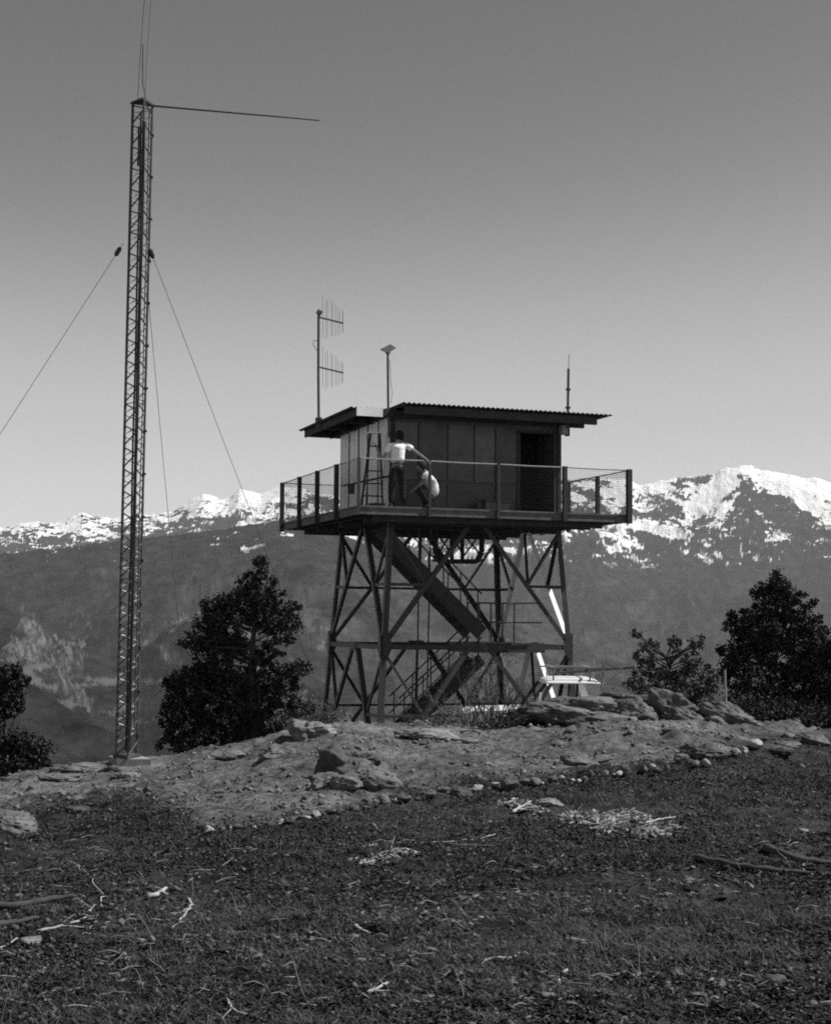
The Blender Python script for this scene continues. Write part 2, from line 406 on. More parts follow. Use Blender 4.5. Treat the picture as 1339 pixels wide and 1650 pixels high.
    gen = sstep(.22, .5, fbm(X/50, Z/26+Y/160, 5, 180, .7)*1.3+.45*fbm(X/380, Y/380, 3, 181))*near*sstep(960, 1030, qy)*.6
    gen = np.where(qx > 560, gen*.35, gen)
    dark_hill = lid == 3
    gen = gen*(1-.85*dark_hill)
    farp = sstep(.1, .55, fbm(X/130, Z/70+Y/800, 5, 190, .7)*1.3+.4*fbm(X/900, Y/1300, 3, 191))*(lid <= 1)*sstep(880, 940, qy)*.22
    rock = np.clip(np.maximum(np.maximum(rock, gen), farp), 0, 1)
    m = bpy.data.materials.new('forested_rock_and_snow'); m.use_nodes = True; nt = m.node_tree; N = nt.nodes; L = nt.links
    b = N['Principled BSDF']; b.inputs['Roughness'].default_value = 1; b.inputs['Specular IOR Level'].default_value = 0
    g = N.new('ShaderNodeNewGeometry')
    def at_(nm):
        a = N.new('ShaderNodeAttribute'); a.attribute_name = nm; return a.outputs['Fac']
    n = N.new('ShaderNodeTexNoise'); n.inputs['Scale'].default_value = .012; n.inputs['Detail'].default_value = 9; n.inputs['Roughness'].default_value = .7
    mpq = N.new('ShaderNodeMapping'); mpq.inputs['Scale'].default_value = (1, .6, 2.2); L.new(g.outputs['Position'], mpq.inputs['Vector']); L.new(mpq.outputs[0], n.inputs['Vector'])
    r = N.new('ShaderNodeMapRange'); r.inputs['From Min'].default_value = .38; r.inputs['From Max'].default_value = .66; r.inputs['To Min'].default_value = .004; r.inputs['To Max'].default_value = .042
    L.new(n.outputs['Fac'], r.inputs['Value'])
    n2 = N.new('ShaderNodeTexNoise'); n2.inputs['Scale'].default_value = .0075; n2.inputs['Detail'].default_value = 9; n2.inputs['Roughness'].default_value = .75
    mpz = N.new('ShaderNodeMapping'); mpz.inputs['Scale'].default_value = (1, .5, 2.4); L.new(g.outputs['Position'], mpz.inputs['Vector']); L.new(mpz.outputs[0], n2.inputs['Vector'])
    nb3 = N.new('ShaderNodeTexNoise'); nb3.inputs['Scale'].default_value = .018; nb3.inputs['Detail'].default_value = 8; nb3.inputs['Roughness'].default_value = .7
    L.new(g.outputs['Position'], nb3.inputs['Vector']); bb = N.new('ShaderNodeBump'); bb.inputs['Distance'].default_value = 45; bb.inputs['Strength'].default_value = .8
    L.new(nb3.outputs['Fac'], bb.inputs['Height']); L.new(bb.outputs[0], b.inputs['Normal'])
    # break the attribute edges with fine noise
    def broken(src, amt):
        ad = N.new('ShaderNodeMath'); ad.operation = 'MULTIPLY_ADD'
        s_ = N.new('ShaderNodeMath'); s_.operation = 'SUBTRACT'; L.new(n2.outputs['Fac'], s_.inputs[0]); s_.inputs[1].default_value = .5
        L.new(s_.outputs[0], ad.inputs[0]); ad.inputs[1].default_value = amt; L.new(src, ad.inputs[2])
        rr = N.new('ShaderNodeMapRange'); rr.inputs['From Min'].default_value = .28; rr.inputs['From Max'].default_value = .72; L.new(ad.outputs[0], rr.inputs['Value'])
        return rr.outputs[0]
    m1 = N.new('ShaderNodeMix'); m1.data_type = 'FLOAT'; L.new(at_('rock'), m1.inputs[0]); L.new(r.outputs[0], m1.inputs[2]); m1.inputs[3].default_value = .17
    m2 = N.new('ShaderNodeMix'); m2.data_type = 'FLOAT'; L.new(broken(at_('snow'), 1.4), m2.inputs[0]); L.new(m1.outputs[0], m2.inputs[2]); m2.inputs[3].default_value = .88
    L.new(m2.outputs[0], b.inputs['Base Color'])
    o = npmesh('mountains', P.reshape(-1, 3), grid_faces(*X.shape), m, [('snow', 'POINT', snow), ('rock', 'POINT', rock)], True)
    tag(o, kind='structure')
    return float(Z.max()), float(Z.min())
ZMAX, ZMIN = make_mountains()

# ------------------------------------------------------------------ haze
def make_haze():
    mb = MB(); mb.box((-13500, -60, ZMIN-60), (13500, 15900, ZMAX+30))
    m = bpy.data.materials.new('haze_air'); m.use_nodes = True; nt = m.node_tree
    for n in list(nt.nodes): nt.nodes.remove(n)
    o = nt.nodes.new('ShaderNodeOutputMaterial'); v = nt.nodes.new('ShaderNodeVolumePrincipled')
    v.inputs['Color'].default_value = (.8, .8, .8, 1); v.inputs['Density'].default_value = HAZE; v.inputs['Anisotropy'].default_value = .0
    nt.links.new(v.outputs[0], o.inputs['Volume'])
    ob = mb.build('haze', m); tag(ob, kind='stuff')
HAZE = 2.6e-5
make_haze()

# ------------------------------------------------------------------ light
SKYP, SKYK = 2.05, .265
SUN_AZ = R(90)     # measured from +Y (view direction) towards +X
SUN_EL = R(52)
sd = Vector((math.sin(SUN_AZ)*math.cos(SUN_EL), math.cos(SUN_AZ)*math.cos(SUN_EL), math.sin(SUN_EL)))
sl = bpy.data.lights.new('sun', 'SUN'); sl.energy = 5.0; sl.angle = R(.5); sl.color = (1, .99, .98)
so = bpy.data.objects.new('sun', sl); COL.objects.link(so); so.rotation_euler = (-sd).to_track_quat('-Z', 'Y').to_euler()
w = bpy.data.worlds.new("World"); sc.world = w; w.use_nodes = True; nt = w.node_tree
bg = nt.nodes['Background']
sky = nt.nodes.new('ShaderNodeTexSky'); sky.sky_type = 'NISHITA'; sky.sun_disc = False; sky.sun_elevation = SUN_EL
sky.sun_rotation = SUN_AZ
sky.altitude = 1500; sky.air_density = 1.0; sky.dust_density = .1; sky.ozone_density = 1.0
sp = nt.nodes.new('ShaderNodeSeparateColor'); nt.links.new(sky.outputs[0], sp.inputs[0])
# panchromatic film behind a yellow-orange filter: weight the channels towards red
ma = nt.nodes.new('ShaderNodeMath'); ma.operation = 'MULTIPLY_ADD'; nt.links.new(sp.outputs[0], ma.inputs[0]); ma.inputs[1].default_value = 1.0
pw = nt.nodes.new('ShaderNodeMath'); pw.operation = 'POWER'; nt.links.new(ma.outputs[0], pw.inputs[0]); pw.inputs[1].default_value = SKYP
mg = nt.nodes.new('ShaderNodeMath'); mg.operation = 'MULTIPLY'; nt.links.new(pw.outputs[0], mg.inputs[0]); mg.inputs[1].default_value = SKYK
sc1 = nt.nodes.new('ShaderNodeMath'); sc1.operation = 'MULTIPLY'; nt.links.new(mg.outputs[0], sc1.inputs[0]); sc1.inputs[1].default_value = 1/20
fc = nt.nodes.new('ShaderNodeFloatCurve'); nt.links.new(sc1.outputs[0], fc.inputs['Value'])   # film response
cv = fc.mapping.curves[0]
fp = [(0, 0), (.7, 1.05), (1.12, 1.65), (1.71, 2.9), (2.1, 3.6), (2.8, 4.35), (3.7, 4.8), (5, 5.4), (8, 6.2), (20, 9)]
cv.points[0].location = (0, 0); cv.points[1].location = (1, 9/20)
for x_, y_ in fp[1:-1]: cv.points.new(x_/20, y_/20)
fc.mapping.update()
sc2 = nt.nodes.new('ShaderNodeMath'); sc2.operation = 'MULTIPLY'; nt.links.new(fc.outputs[0], sc2.inputs[0]); sc2.inputs[1].default_value = 20
nt.links.new(sc2.outputs[0], bg.inputs[0])
bg.inputs[1].default_value = .10
sc.view_settings.view_transform = 'Standard'; sc.view_settings.look = 'None'; sc.view_settings.exposure = .25; sc.view_settings.gamma = 1
sc.render.engine = 'CYCLES'
sc.cycles.filter_width = 1.9
sc.cycles.max_bounces = 6; sc.cycles.volume_bounces = 1; sc.cycles.transparent_max_bounces = 8
sc.cycles.use_denoising = False

# ------------------------------------------------------------------ lookout tower
U = Vector((.9425, .334, 0)).normalized(); Vv = Vector((-.334, .9425, 0)).normalized()
N0 = at(577.2, 813.5, 33.5)
DZ = N0.z               # deck top
LS = 6.82
N0 = Vector((N0.x, N0.y, 0))
def T(s, t, z): return N0+U*s+Vv*t+Vector((0, 0, z))
def onplane(px, py, t, dt=0):
    """photo pixel -> vertical plane parallel to the front of the tower, t behind the deck's front edge"""
    d = ray(px, py); o = T(0, t, 0); k = (o-EYE).dot(Vv)/d.dot(Vv); p = EYE+d*k; return p+Vv*dt
class TB(MB):
    def tbox(s, a, b):
        (s0, t0, z0), (s1, t1, z1) = a, b
        return s.hexa([T(s0, t0, z0), T(s1, t0, z0), T(s1, t1, z0), T(s0, t1, z0), T(s0, t0, z1), T(s1, t0, z1), T(s1, t1, z1), T(s0, t1, z1)])
tower = thing('fire_lookout_tower', 'fire lookout with a corrugated roofed cabin on a tall braced steel frame', 'lookout tower', T(3.3, 3.2, -2.35))
CS0, CS1, CT0, CT1 = 1.1, 5.54, 1.1, 5.13     # cabin corners
ZT = DZ-.33; ZB = -2.35; ZR = 1.02; SPL = .068
corn = {'n': (CS0, CT0, -1, -1), 'r': (CS1, CT0, 1, -1), 'f': (CS1, CT1, 1, 1), 'l': (CS0, CT1, -1, 1)}
def leg(c, z):
    s, t, a, b = corn[c]; k = (ZT-z)*SPL; return T(s+a*k, t+b*k, z)
for c in 'nrfl':
    a, b = corn[c][2:]
    m = MB(); p = leg(c, ZT); q = leg(c, ZB)
    d = (q-p).normalized(); u = U*(-a); v = Vv*(-b)
    m._slab(p, q, u, v, 0, .13, 0, .016); m._slab(p, q, u, v, 0, .016, .017, .13)
    m.build('leg', M_steel, tower)
    f = MB(); g = leg(c, ZB); f.box((g.x-.3, g.y-.3, g.z-.3), (g.x+.3, g.y+.3, g.z+.12)); f.build('footing', M_conc, tower)
def fmid(c0, c1, z, k=.5): return leg(c0, z).lerp(leg(c1, z), k)
faces = [('n', 'r', -Vv), ('r', 'f', U), ('f', 'l', Vv), ('l', 'n', -U)]
def brace(p, q, w, n):
    m = MB(); m.angle(p, q, w, .012, n); return m.build('brace', M_bright if n == U and w > .08 else M_steel, tower)  # main diagonals of the right face get the painted-in sunlight
for c0, c1, n in faces:
    for (zt, zb) in ((ZT-.02, ZR+.02), (ZR-.06, ZB+.15)):
        e = .14 if zt < ZT-.5 else .05
        for (ca, cb) in ((c0, c1), (c1, c0)):
            top = fmid(ca, cb, zt, .5-(.05 if n in (Vv, -Vv) else .035)); bot = leg(ca, zb).lerp(leg(cb, zb), .012)
            brace(top+n*.004, bot+n*.004, .11, n)
            mid = top.lerp(bot, .5); zm = mid.z
            lz = leg(ca, zm)
            brace(lz-n*.02, mid-n*.02, .068, n)                     # short horizontal
            brace(leg(ca, zt-.02)-n*.036, mid-n*.036, .068, n)       # sub diagonal
        if n in (Vv, U):
            m1 = fmid(c0, c1, zt); a_ = leg(c0, zb+.2).lerp(leg(c1, zb+.2), .5)
            brace(m1-n*.06, m1.lerp(a_, .5)-n*.06, .05, n)
        # middle horizontal between the two diagonals (only in back and front faces as seen)
        if n == Vv or n == -Vv:
            a = fmid(c0, c1, zt).lerp(leg(c0, zb), .5); b = fmid(c0, c1, zt).lerp(leg(c1, zb), .5)
            if n == Vv or zt < ZT-.5: brace(a-n*.05, b-n*.05, .06, n)
    # ring beam (a pair of angles) and its gussets
    p = leg(c0, ZR); q = leg(c1, ZR)
    m = MB(); m._slab(p, q, (q-p).normalized().cross(n), n, -.012, .1, .012, .026); m._slab(p, q, (q-p).normalized().cross(n), n, .088, .1, -.07, .0115)
    m.build('ring_beam', M_steel, tower)
    for ca, cb in ((c0, c1), (c1, c0)):
        hdir = (leg(cb, ZR)-leg(ca, ZR)).normalized(); o = leg(ca, ZR)+n*.03
        g = MB(); pts = [o+Vector((0, 0, .3)), o+hdir*.16+Vector((0, 0, .26)), o+hdir*.24+Vector((0, 0, -.05)), o+hdir*.12+Vector((0, 0, -.3)), o+Vector((0, 0, -.3))]
        g.add(pts+[x+n*.01 for x in pts], [(0, 1, 2, 3, 4), (9, 8, 7, 6, 5)]+[(i, i+5, (i+1) % 5+5, (i+1) % 5) for i in range(5)]); g.build('gusset_plate', M_steel, tower)
    o = fmid(c0, c1, ZR)+n*.03; h = (q-p).normalized(); g = MB(); g._slab(o-h*.22, o+h*.22, Vector((0, 0, 1)), n, -.16, .05, 0, .01); g.build('gusset_plate', M_steel, tower)

# deck
d = TB()
nb = 48; W_ = LS/nb
for i in range(nb): d.tbox((0.0, i*W_+.004, DZ-.045), (LS, (i+1)*W_-.004, DZ+random.uniform(-.002, .002)))
deck = d.build('deck', M_deck, tower)
for a, b in (((.02, .03, DZ-.2), (LS-.02, .07, DZ-.05)), ((.02, LS-.07, DZ-.2), (LS-.02, LS-.03, DZ-.05)), ((.03, .075, DZ-.2), (.07, LS-.075, DZ-.05)), ((LS-.07, .075, DZ-.2), (LS-.03, LS-.075, DZ-.05))):
    TB().tbox(a, b).build('rim_board', M_deck, deck)
for i in range(1, 12):
    s = i*LS/12; TB().tbox((s-.025, .08, DZ-.19), (s+.025, LS-.08, DZ-.052)).build('joist', M_dkwood, deck)
for t in (.45, CT0, 3.1, CT1, LS-.45): TB().tbox((.5, t-.06, DZ-.33), (LS-.5, t+.06, DZ-.195)).build('beam', M_dkwood, deck)
# a chamfered truss cage hanging under the middle of the deck
cage = MB(); ct = 4.4
def C_(px, py): return onplane(px, py, ct)
cp = [(701, 850), (702, 893), (709, 905), (768, 905), (776, 890), (777, 850)]
for a, b in zip(cp[:-1], cp[1:]): cage.bar(C_(*a), C_(*b), .12, .12)
for x in (728, 745): cage.bar(C_(x, 850), C_(x, 903), .09, .09)
for a, b in (((703, 858), (728, 893)), ((728, 858), (705, 895)), ((745, 858), (773, 893)), ((775, 858), (748, 895)), ((728, 860), (745, 893))): cage.bar(C_(*a), C_(*b), .04, .04)
cage.bar(C_(701, 903), C_(776, 903), .5, .05)
cage.build('underdeck_truss', M_dkwood, tower)

# railing
posts = {}
def post(s, t, w, top=1.09, bot=-.24, m=None):
    TB().tbox((s-w/2, t-w/2, DZ+bot), (s+w/2, t+w/2, DZ+top)).build('railing_post', m or M_dkwood, tower)
q = LS/4
for i, w_ in enumerate((.06, .06, .075, .10, .12)): post(i*q+(.0 if i else .0), -.02, w_, 1.08+(.01 if i > 2 else 0), -.22, M_steel if i < 2 else M_dkwood)
for i in (1, 2, 3, 4): post(-.02, i*q*(.985 if i < 4 else 1), .10, 1.08, -.24)
for i in (1, 2, 3, 4): post(LS+.02, i*q, .09, 1.06)
for i in (1, 2, 3): post(i*q, LS+.02, .08, 1.06)
ZRAIL = DZ+1.07
cs = [(0, 0), (LS, 0), (LS, LS), (0, LS), (0, 0)]
for (s0, t0), (s1, t1) in zip(cs[:-1], cs[1:]):
    rl = MB(); n = 8; pts = [T(s0+(s1-s0)*k/n, t0+(t1-t0)*k/n, ZRAIL-(.008 if k % 2 else 0)) for k in range(n+1)]; rl.tube(pts, .016, 6); rl.build('top_rail', M_galv, tower)
    for b in range(4):
        ms = MB(); a = T(s0+(s1-s0)*b/4, t0+(t1-t0)*b/4, 0); c = T(s0+(s1-s0)*(b+1)/4, t0+(t1-t0)*(b+1)/4, 0); nv = 30
        for k in range(1, nv):
            p = a.lerp(c, k/nv); ms.bar(p+Vector((0, 0, DZ+.01)), p+Vector((0, 0, ZRAIL)), .0034, .0034)
        for k in range(1, 19):
            z = DZ+.02+k*(1.04/19); ms.bar(a+Vector((0, 0, z)), c+Vector((0, 0, z)), .0034, .0034)
        ms.build('wire_mesh', M_cable, tower)

# cabin
ZW0 = DZ+.002; ZW1 = DZ+2.3
def cabin():
    # left wall: white vertical boards
    w = TB(); n = 22; W = (CT1-CT0)/n
    w.tbox((CS0+.02, CT0+.03, ZW0), (CS0+.08, CT1-.03, ZW1))
    for i in range(n): w.tbox((CS0-.004-.006*(i % 2), CT0+.05+i*W+.006, ZW0), (CS0+.018, CT0+.05+min((i+1)*W-.006, CT1-CT0-.06), ZW1-.01))
    lw = w.build('cabin_wall', M_white, tower); lw['label'] = 'white board wall of the cabin'
    # battens
    b = TB()
    for t in (1.9, 2.75, 3.5, 4.3): b.tbox((CS0-.03, t-.02, ZW0), (CS0-.011, t+.02, ZW1-.02))
    b.build('batten', M_panel, lw)
    # front wall
    w = TB(); w.tbox((CS0+.09, CT0+.04, ZW0), (4.42, CT0+.09, ZW1)); w.tbox((5.36, CT0+.04, ZW0), (CS1-.02, CT0+.09, ZW1)); w.tbox((4.42, CT0+.04, DZ+2.04), (5.36, CT0+.09, ZW1))
    fw = w.build('cabin_wall', M_panel, tower)
    xs = [635, 674, 721, 764, 798, 833]
    def s_of(px):
        p = onplane(px, 740, CT0); return (p-T(0, 0, 0)).dot(U)
    ss = [s_of(x) for x in xs]
    for i in range(len(ss)-1):
        TB().tbox((ss[i]+.02, CT0+.0, DZ+.74), (ss[i+1]-.02, CT0+.038, ZW1-.2)).build('shutter_panel', mat('faded_panel_%s' % 'abc'[i % 3], (.115, .085, .10)[i % 3], .8, 0, .3, 2.5), fw)
    for a, c in ((ss[0], ss[2]), (ss[2], ss[4]), (ss[4], ss[5])):
        TB().tbox((a+.02, CT0+.012, DZ+.03), (c-.02, CT0+.038, DZ+.68)).build('lower_panel', M_panel, fw)
    t = TB(); t.tbox((CS0+.02, CT0-.03, ZW0), (CS0+.11, CT0+.02, ZW1)); t.build('corner_board', M_trim, tower)
    t = TB(); t.tbox((CS1-.09, CT0-.02, ZW0), (CS1, CT0+.035, ZW1)); t.build('corner_board', M_dkwood, tower)
    # right and back wall, floor, ceiling
    w = TB(); w.tbox((CS1-.08, CT0+.1, ZW0), (CS1-.02, CT1-.04, ZW1)); w.build('cabin_wall', M_panel, tower)
    w = TB(); w.tbox((CS0+.09, CT1-.1, ZW0), (CS1-.09, CT1-.04, ZW1)); w.build('cabin_wall', M_panel, tower)
    # door frame, opening is dark, door leaf swung inwards
    dr = TB(); dr.tbox((4.36, CT0-.01, ZW0), (4.43, CT0+.12, DZ+2.06)); dr.tbox((5.35, CT0-.01, ZW0), (5.42, CT0+.12, DZ+2.06)); dr.tbox((4.44, CT0-.01, DZ+2.0), (5.34, CT0+.12, DZ+2.06))
    df = dr.build('door_frame', M_dkwood, tower)
    lf = TB(); lf.tbox((4.47, CT0+.13, ZW0+.01), (4.52, CT0+.95, DZ+1.98)); lf.build('door', M_trim, tower)
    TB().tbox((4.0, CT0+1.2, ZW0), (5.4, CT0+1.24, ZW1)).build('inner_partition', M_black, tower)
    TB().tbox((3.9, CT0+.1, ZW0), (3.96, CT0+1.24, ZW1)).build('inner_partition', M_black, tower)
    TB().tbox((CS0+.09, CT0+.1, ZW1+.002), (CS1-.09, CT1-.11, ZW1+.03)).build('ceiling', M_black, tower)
cabin()
# roof: L-shaped sheet of corrugated iron, no eave left of the front wall
ZRF = DZ+2.42
def corr(name, s0, s1, t0, t1, zb, per=.123, amp=.018):
    n = int((s1-s0)/per*10); ss = np.linspace(s0, s1, n); vs = []; fs = []
    for t in (t0, t1):
        for dz in (0, -.006):
            for s in ss: vs.append(T(s, t, zb+amp*math.sin(2*math.pi*s/per)+dz))
    for i in range(n-1):
        a = i; fs += [(a, a+1, 2*n+a+1, 2*n+a), (n+a, 3*n+a, 3*n+a+1, n+a+1), (a, n+a, n+a+1, a+1), (2*n+a, 2*n+a+1, 3*n+a+1, 3*n+a)]
    fs += [(0, 2*n, 3*n, n), (n-1, 2*n-1, 4*n-1, 3*n-1)]
    return MB().add(vs, fs)
rf = corr('roof', 1.1, 6.47, .17, 6.0, ZRF).build('roof', M_roof, tower)
corr('roof', .13, 1.14, 1.1, 5.85, ZRF-.035).build('roof_sheet', M_roof, rf)
for t, s0, s1 in ((.33, 1.2, 6.12), (CT0-.07, .3, 6.12), (2.4, .3, 6.2), (3.8, .3, 6.2), (5.45, .3, 6.2)):
    TB().tbox((s0, t-.045, ZRF-.24), (s1, t+.045, ZRF-.06)).build('rafter', M_dkwood, rf)
for s in (.3, CS0-.1): TB().tbox((s-.03, 1.09, ZRF-.23), (s+.03, 5.7, ZRF-.061)).build('rafter', M_dkwood, rf)
for s in (1.16, 2.2, 3.3, 4.4, 6.2): TB().tbox((s-.025, .2, ZRF-.058), (s+.025, 5.9, ZRF-.022)).build('purlin', M_trim, rf)
TB().tbox((.24, 1.02-.06, ZRF-.25), (.88, 1.05-.06, ZRF-.05)).build('fascia_board', M_white, rf)
TB().tbox((.9, .98-.02, ZRF-.22), (1.19, 1.0-.02, ZRF-.05)).build('fascia_board', M_dkwood, rf)

# stairs: upper flight from the deck down to the landing, then a lower flight back
def flight(p0, p1, width_dir, wid, depth, ntread, name):
    f = MB(); 
    for k in (0, 1):
        o = width_dir*(wid*k); f.bar(p0+o, p1+o, .045, depth)
    par = f.build(name, M_stair, tower)
    for i in range(ntread):
        c = p0.lerp(p1, (i+.5)/ntread)+Vector((0, 0, .06)); r_ = (p1-p0); r_.z = 0; r_.normalize()
        MB()._slab(c+width_dir*.03, c+width_dir*(wid-.03), r_, Vector((0, 0, 1)), -.13, .13, 0, .035).build('tread', M_stair, par)
    return par
ts = 2.35
up0 = onplane(612, 853, ts); up1 = onplane(776, 1021, ts)
fl = flight(up0, up1, Vv, .85, .36, 13, 'staircase')
for k in (0, 1):
    o = Vv*(.85*k)+Vector((0, 0, .0)); h = MB()
    h.tube([up0.lerp(up1, .12)+o+Vector((0, 0, .98)), up1+o+Vector((0, 0, .98))], .02, 6)
    h.tube([up0.lerp(up1, .12)+o+Vector((0, 0, .55)), up1+o+Vector((0, 0, .55))], .016, 6)
    for j in range(5):
        p = up0.lerp(up1, .2+j*.195)+o; h.tube([p, p+Vector((0, 0, .98))], .018, 6)
    if k: h.build('handrail', M_steel, fl)
    else:
        h = MB(); 
        for j in range(3):
            p = up0.lerp(up1, .62+j*.17)+o; h.tube([p, p+Vector((0, 0, .98))], .018, 6)
        h.tube([up0.lerp(up1, .6)+o+Vector((0, 0, .98)), up1+o+Vector((0, 0, .98))], .02, 6); h.build('handrail', M_steel, fl)
# landing
lp = onplane(776, 1033, ts); sL = (lp-T(0, 0, 0)).dot(U)
ld = TB(); ld.tbox((sL-.15, ts-.05, ZR-.03), (CS1+.05, ts+1.75, ZR+.02)); ldo = ld.build('landing', M_stair, tower)
b = TB(); b.tbox((sL-.2, ts-.1, ZR-.2), (CS1+.1, ts-.06, ZR+.04)); b.tbox((sL-.2, ts+1.76, ZR-.2), (CS1+.1, ts+1.8, ZR+.04)); b.tbox((sL-.25, ts-.055, ZR-.2), (sL-.21, ts+1.75, ZR+.04)); b.build('edge_beam', M_stair, ldo)
h = MB()
for t_ in (ts+1.72,):
    for z in (1.05, .55): h.tube([T(sL+.3, t_, ZR+z), T(CS1+.05, t_, ZR+z)], .02, 6)
    for s in np.linspace(sL+.3, CS1+.05, 5): h.tube([T(s, t_, ZR), T(s, t_, ZR+1.05)], .022, 6)
for z in (1.05, .55): h.tube([T(CS1+.05, ts, ZR+z), T(CS1+.05, ts+1.72, ZR+z)], .02, 6)
h.build('handrail', M_steel, ldo)
lo0 = onplane(776, 1062, ts+.95); lo1 = onplane(640, 1192, ts+.95)
lf = flight(lo0, lo1, Vv, .8, .30, 11, 'staircase')
for k in (0, 1):
    o = Vv*(.8*k); h = MB()
    h.tube([lo0+o+Vector((0, 0, .98)), lo0.lerp(lo1, .98)+o+Vector((0, 0, .98))], .02, 6); h.tube([lo0+o+Vector((0, 0, .55)), lo0.lerp(lo1, .98)+o+Vector((0, 0, .55))], .016, 6)
    for j in range(5):
        p = lo0.lerp(lo1, .04+j*.22)+o; h.tube([p, p+Vector((0, 0, .98))], .018, 6)
    h.build('handrail', M_steel, lf)
# conduits running down from the deck
for (x0, x1, t_) in ((675.5, 671.5, 2.0), (694, 686, 2.9)):
    a = onplane(x0, 852, t_); b = onplane(x1, 1150, t_); b.z = -2.3
    c = MB().tube([a, a.lerp(b, .5), b], .02, 6); c.build('conduit', M_stair, tower)

# ------------------------------------------------------------------ roof antennas
def topP(px, py, s, t):
    """height of a photo row above roof position (s,t); returns (x,y,z)"""
    b = T(s, t, 0); d = ray(px, py); k = (b-EYE).dot(Vector((0, 1, 0)))/d.y; return (EYE+d*k).z
def s_at(px, py, t): return (onplane(px, py, t)-T(0, 0, 0)).dot(U)
# log periodic pair
ta = 4.15; sa = s_at(514, 665, ta); base = T(sa, ta, ZRF-.12)
an = thing('antenna_mast', 'tall roof pole carrying two short comb shaped antennas at the left eave', 'antenna', base)
def col(px, py): return onplane(px, py, ta)
pz = MB().tube([base, col(513, 600), col(513.5, 500)], .034, 8); pz.build('pole', M_mast, an)
MB().bar(base-Vector((0, 0, .12)), base+Vector((0, 0, .22)), .16, .09).build('bracket', M_mast, an)
MB().tube([col(513, 548), col(505, 549), col(505, 556), col(512, 566)], .008, 6).build('feed_loop', M_cable, an)
MB().bar(col(511, 501), col(518, 505), .1, .1).build('clamp', M_mast, an)
for (y0, y1, off) in ((511, 520.5, 0), (591.5, 600.5, 84)):
    bm = MB().bar(col(515, y0), col(553, y1), .035, .035); bo = bm.build('boom', M_mast, an)
    for (x, ya, yb) in ((520.3, 474, 544), (525, 484, 546), (528.3, 481, 543), (533.5, 485, 543), (536, 489, 541), (541, 491, 540), (544, 495, 539), (547.5, 501, 538), (551.5, 498, 537), (553, 503, 534)):
        o_ = Vv*random.uniform(-.03, .03); sh = 0 if off == 0 else 82
        k2 = 1 if off == 0 else .96
        ym = (ya+yb)/2; e = MB().tube([col(x, ym-(ym-ya)*k2+sh)+o_, col(x, ym+(yb-ym)*k2+sh)+o_], .0045, 5); e.build('element', M_mast, bo)
# solar / plate pole at near corner
tb = 1.02; base = onplane(627, 700, tb); sb_ = (base-T(0, 0, 0)).dot(U); base = T(sb_, tb, DZ+1.7)
pl = thing('antenna_pole', 'roof pole with a small tilted square plate on top beside the cabin corner', 'antenna', base)
def col2(px, py): return onplane(px, py, tb)
MB().tube([base, col2(625.6, 655), col2(624.8, 566)], .028, 8).build('pole', M_mast, pl)
c = col2(625, 563); pm = MB(); ax = (U*.7-Vv*.7).normalized(); ay = (U*.7+Vv*.7).normalized(); nn = ax.cross(ay)
pp = [onplane(613, 563.5, tb), onplane(625, 569.5, tb-.17), onplane(637.5, 561, tb), onplane(629, 555.5, tb+.17)]
pm.hexa(pp+[x+Vector((0, 0, .02)) for x in pp]); pm.build('plate', M_mast, pl)
MB().bar(c-Vector((0, 0, .1)), c-Vector((0, 0, .01)), .09, .09).build('mount', M_mast, pl)
MB().tube([col2(628, 580), col2(629.5, 615), col2(632, 632), col2(630, 650)], .006, 5).build('cable', M_cable, pl)
MB().tube([col2(628, 665), col2(630, 690), col2(628.5, 720)], .012, 5).build('downlead', M_cable, pl)
# whip at right
tc_ = .85; base = onplane(916, 657, tc_)
wh = thing('whip_antenna', 'thick white sleeved whip antenna rising near the right roof corner', 'antenna', base)
def col3(px, py): return onplane(px, py, tc_)
MB().tube([col3(914.8, 690), col3(915, 657), col3(916, 594)], .032, 8).build('sleeve', M_mast, wh)
MB().tube([col3(916, 595), col3(917, 571)], .008, 6).build('whip', M_mast, wh)
MB().tube([col3(915.5, 628.5), col3(915.6, 626)], .065, 10).build('collar', M_mast, wh)
MB().tube([col3(915.2, 658), col3(915.2, 655.5)], .07, 10).build('collar', M_mast, wh)
# floodlight under the eave
fl_ = thing('floodlight', 'small boxy floodlight under the right eave of the cabin', 'floodlight', T(5.75, .95, ZRF-.3))
c = onplane(909, 693, .95)
MB()._slab(c-U*.09, c+U*.05, Vv, Vector((0, 0, 1)), -.1, .1, -.11, .11).build('housing', M_galv, fl_)
MB()._slab(c+U*.052, c+U*.12, Vv, Vector((0, 0, 1)), -.07, .07, -.14, .12).build('lens', M_trim, fl_)
MB().bar(c+Vector((0, 0, .111)), c+Vector((0, 0, .26)), .03, .03).build('bracket', M_trim, fl_)

# ------------------------------------------------------------------ radio mast
MY = 22.6
bp = at(202, 1219, MY); tp = at(228, 167, MY)
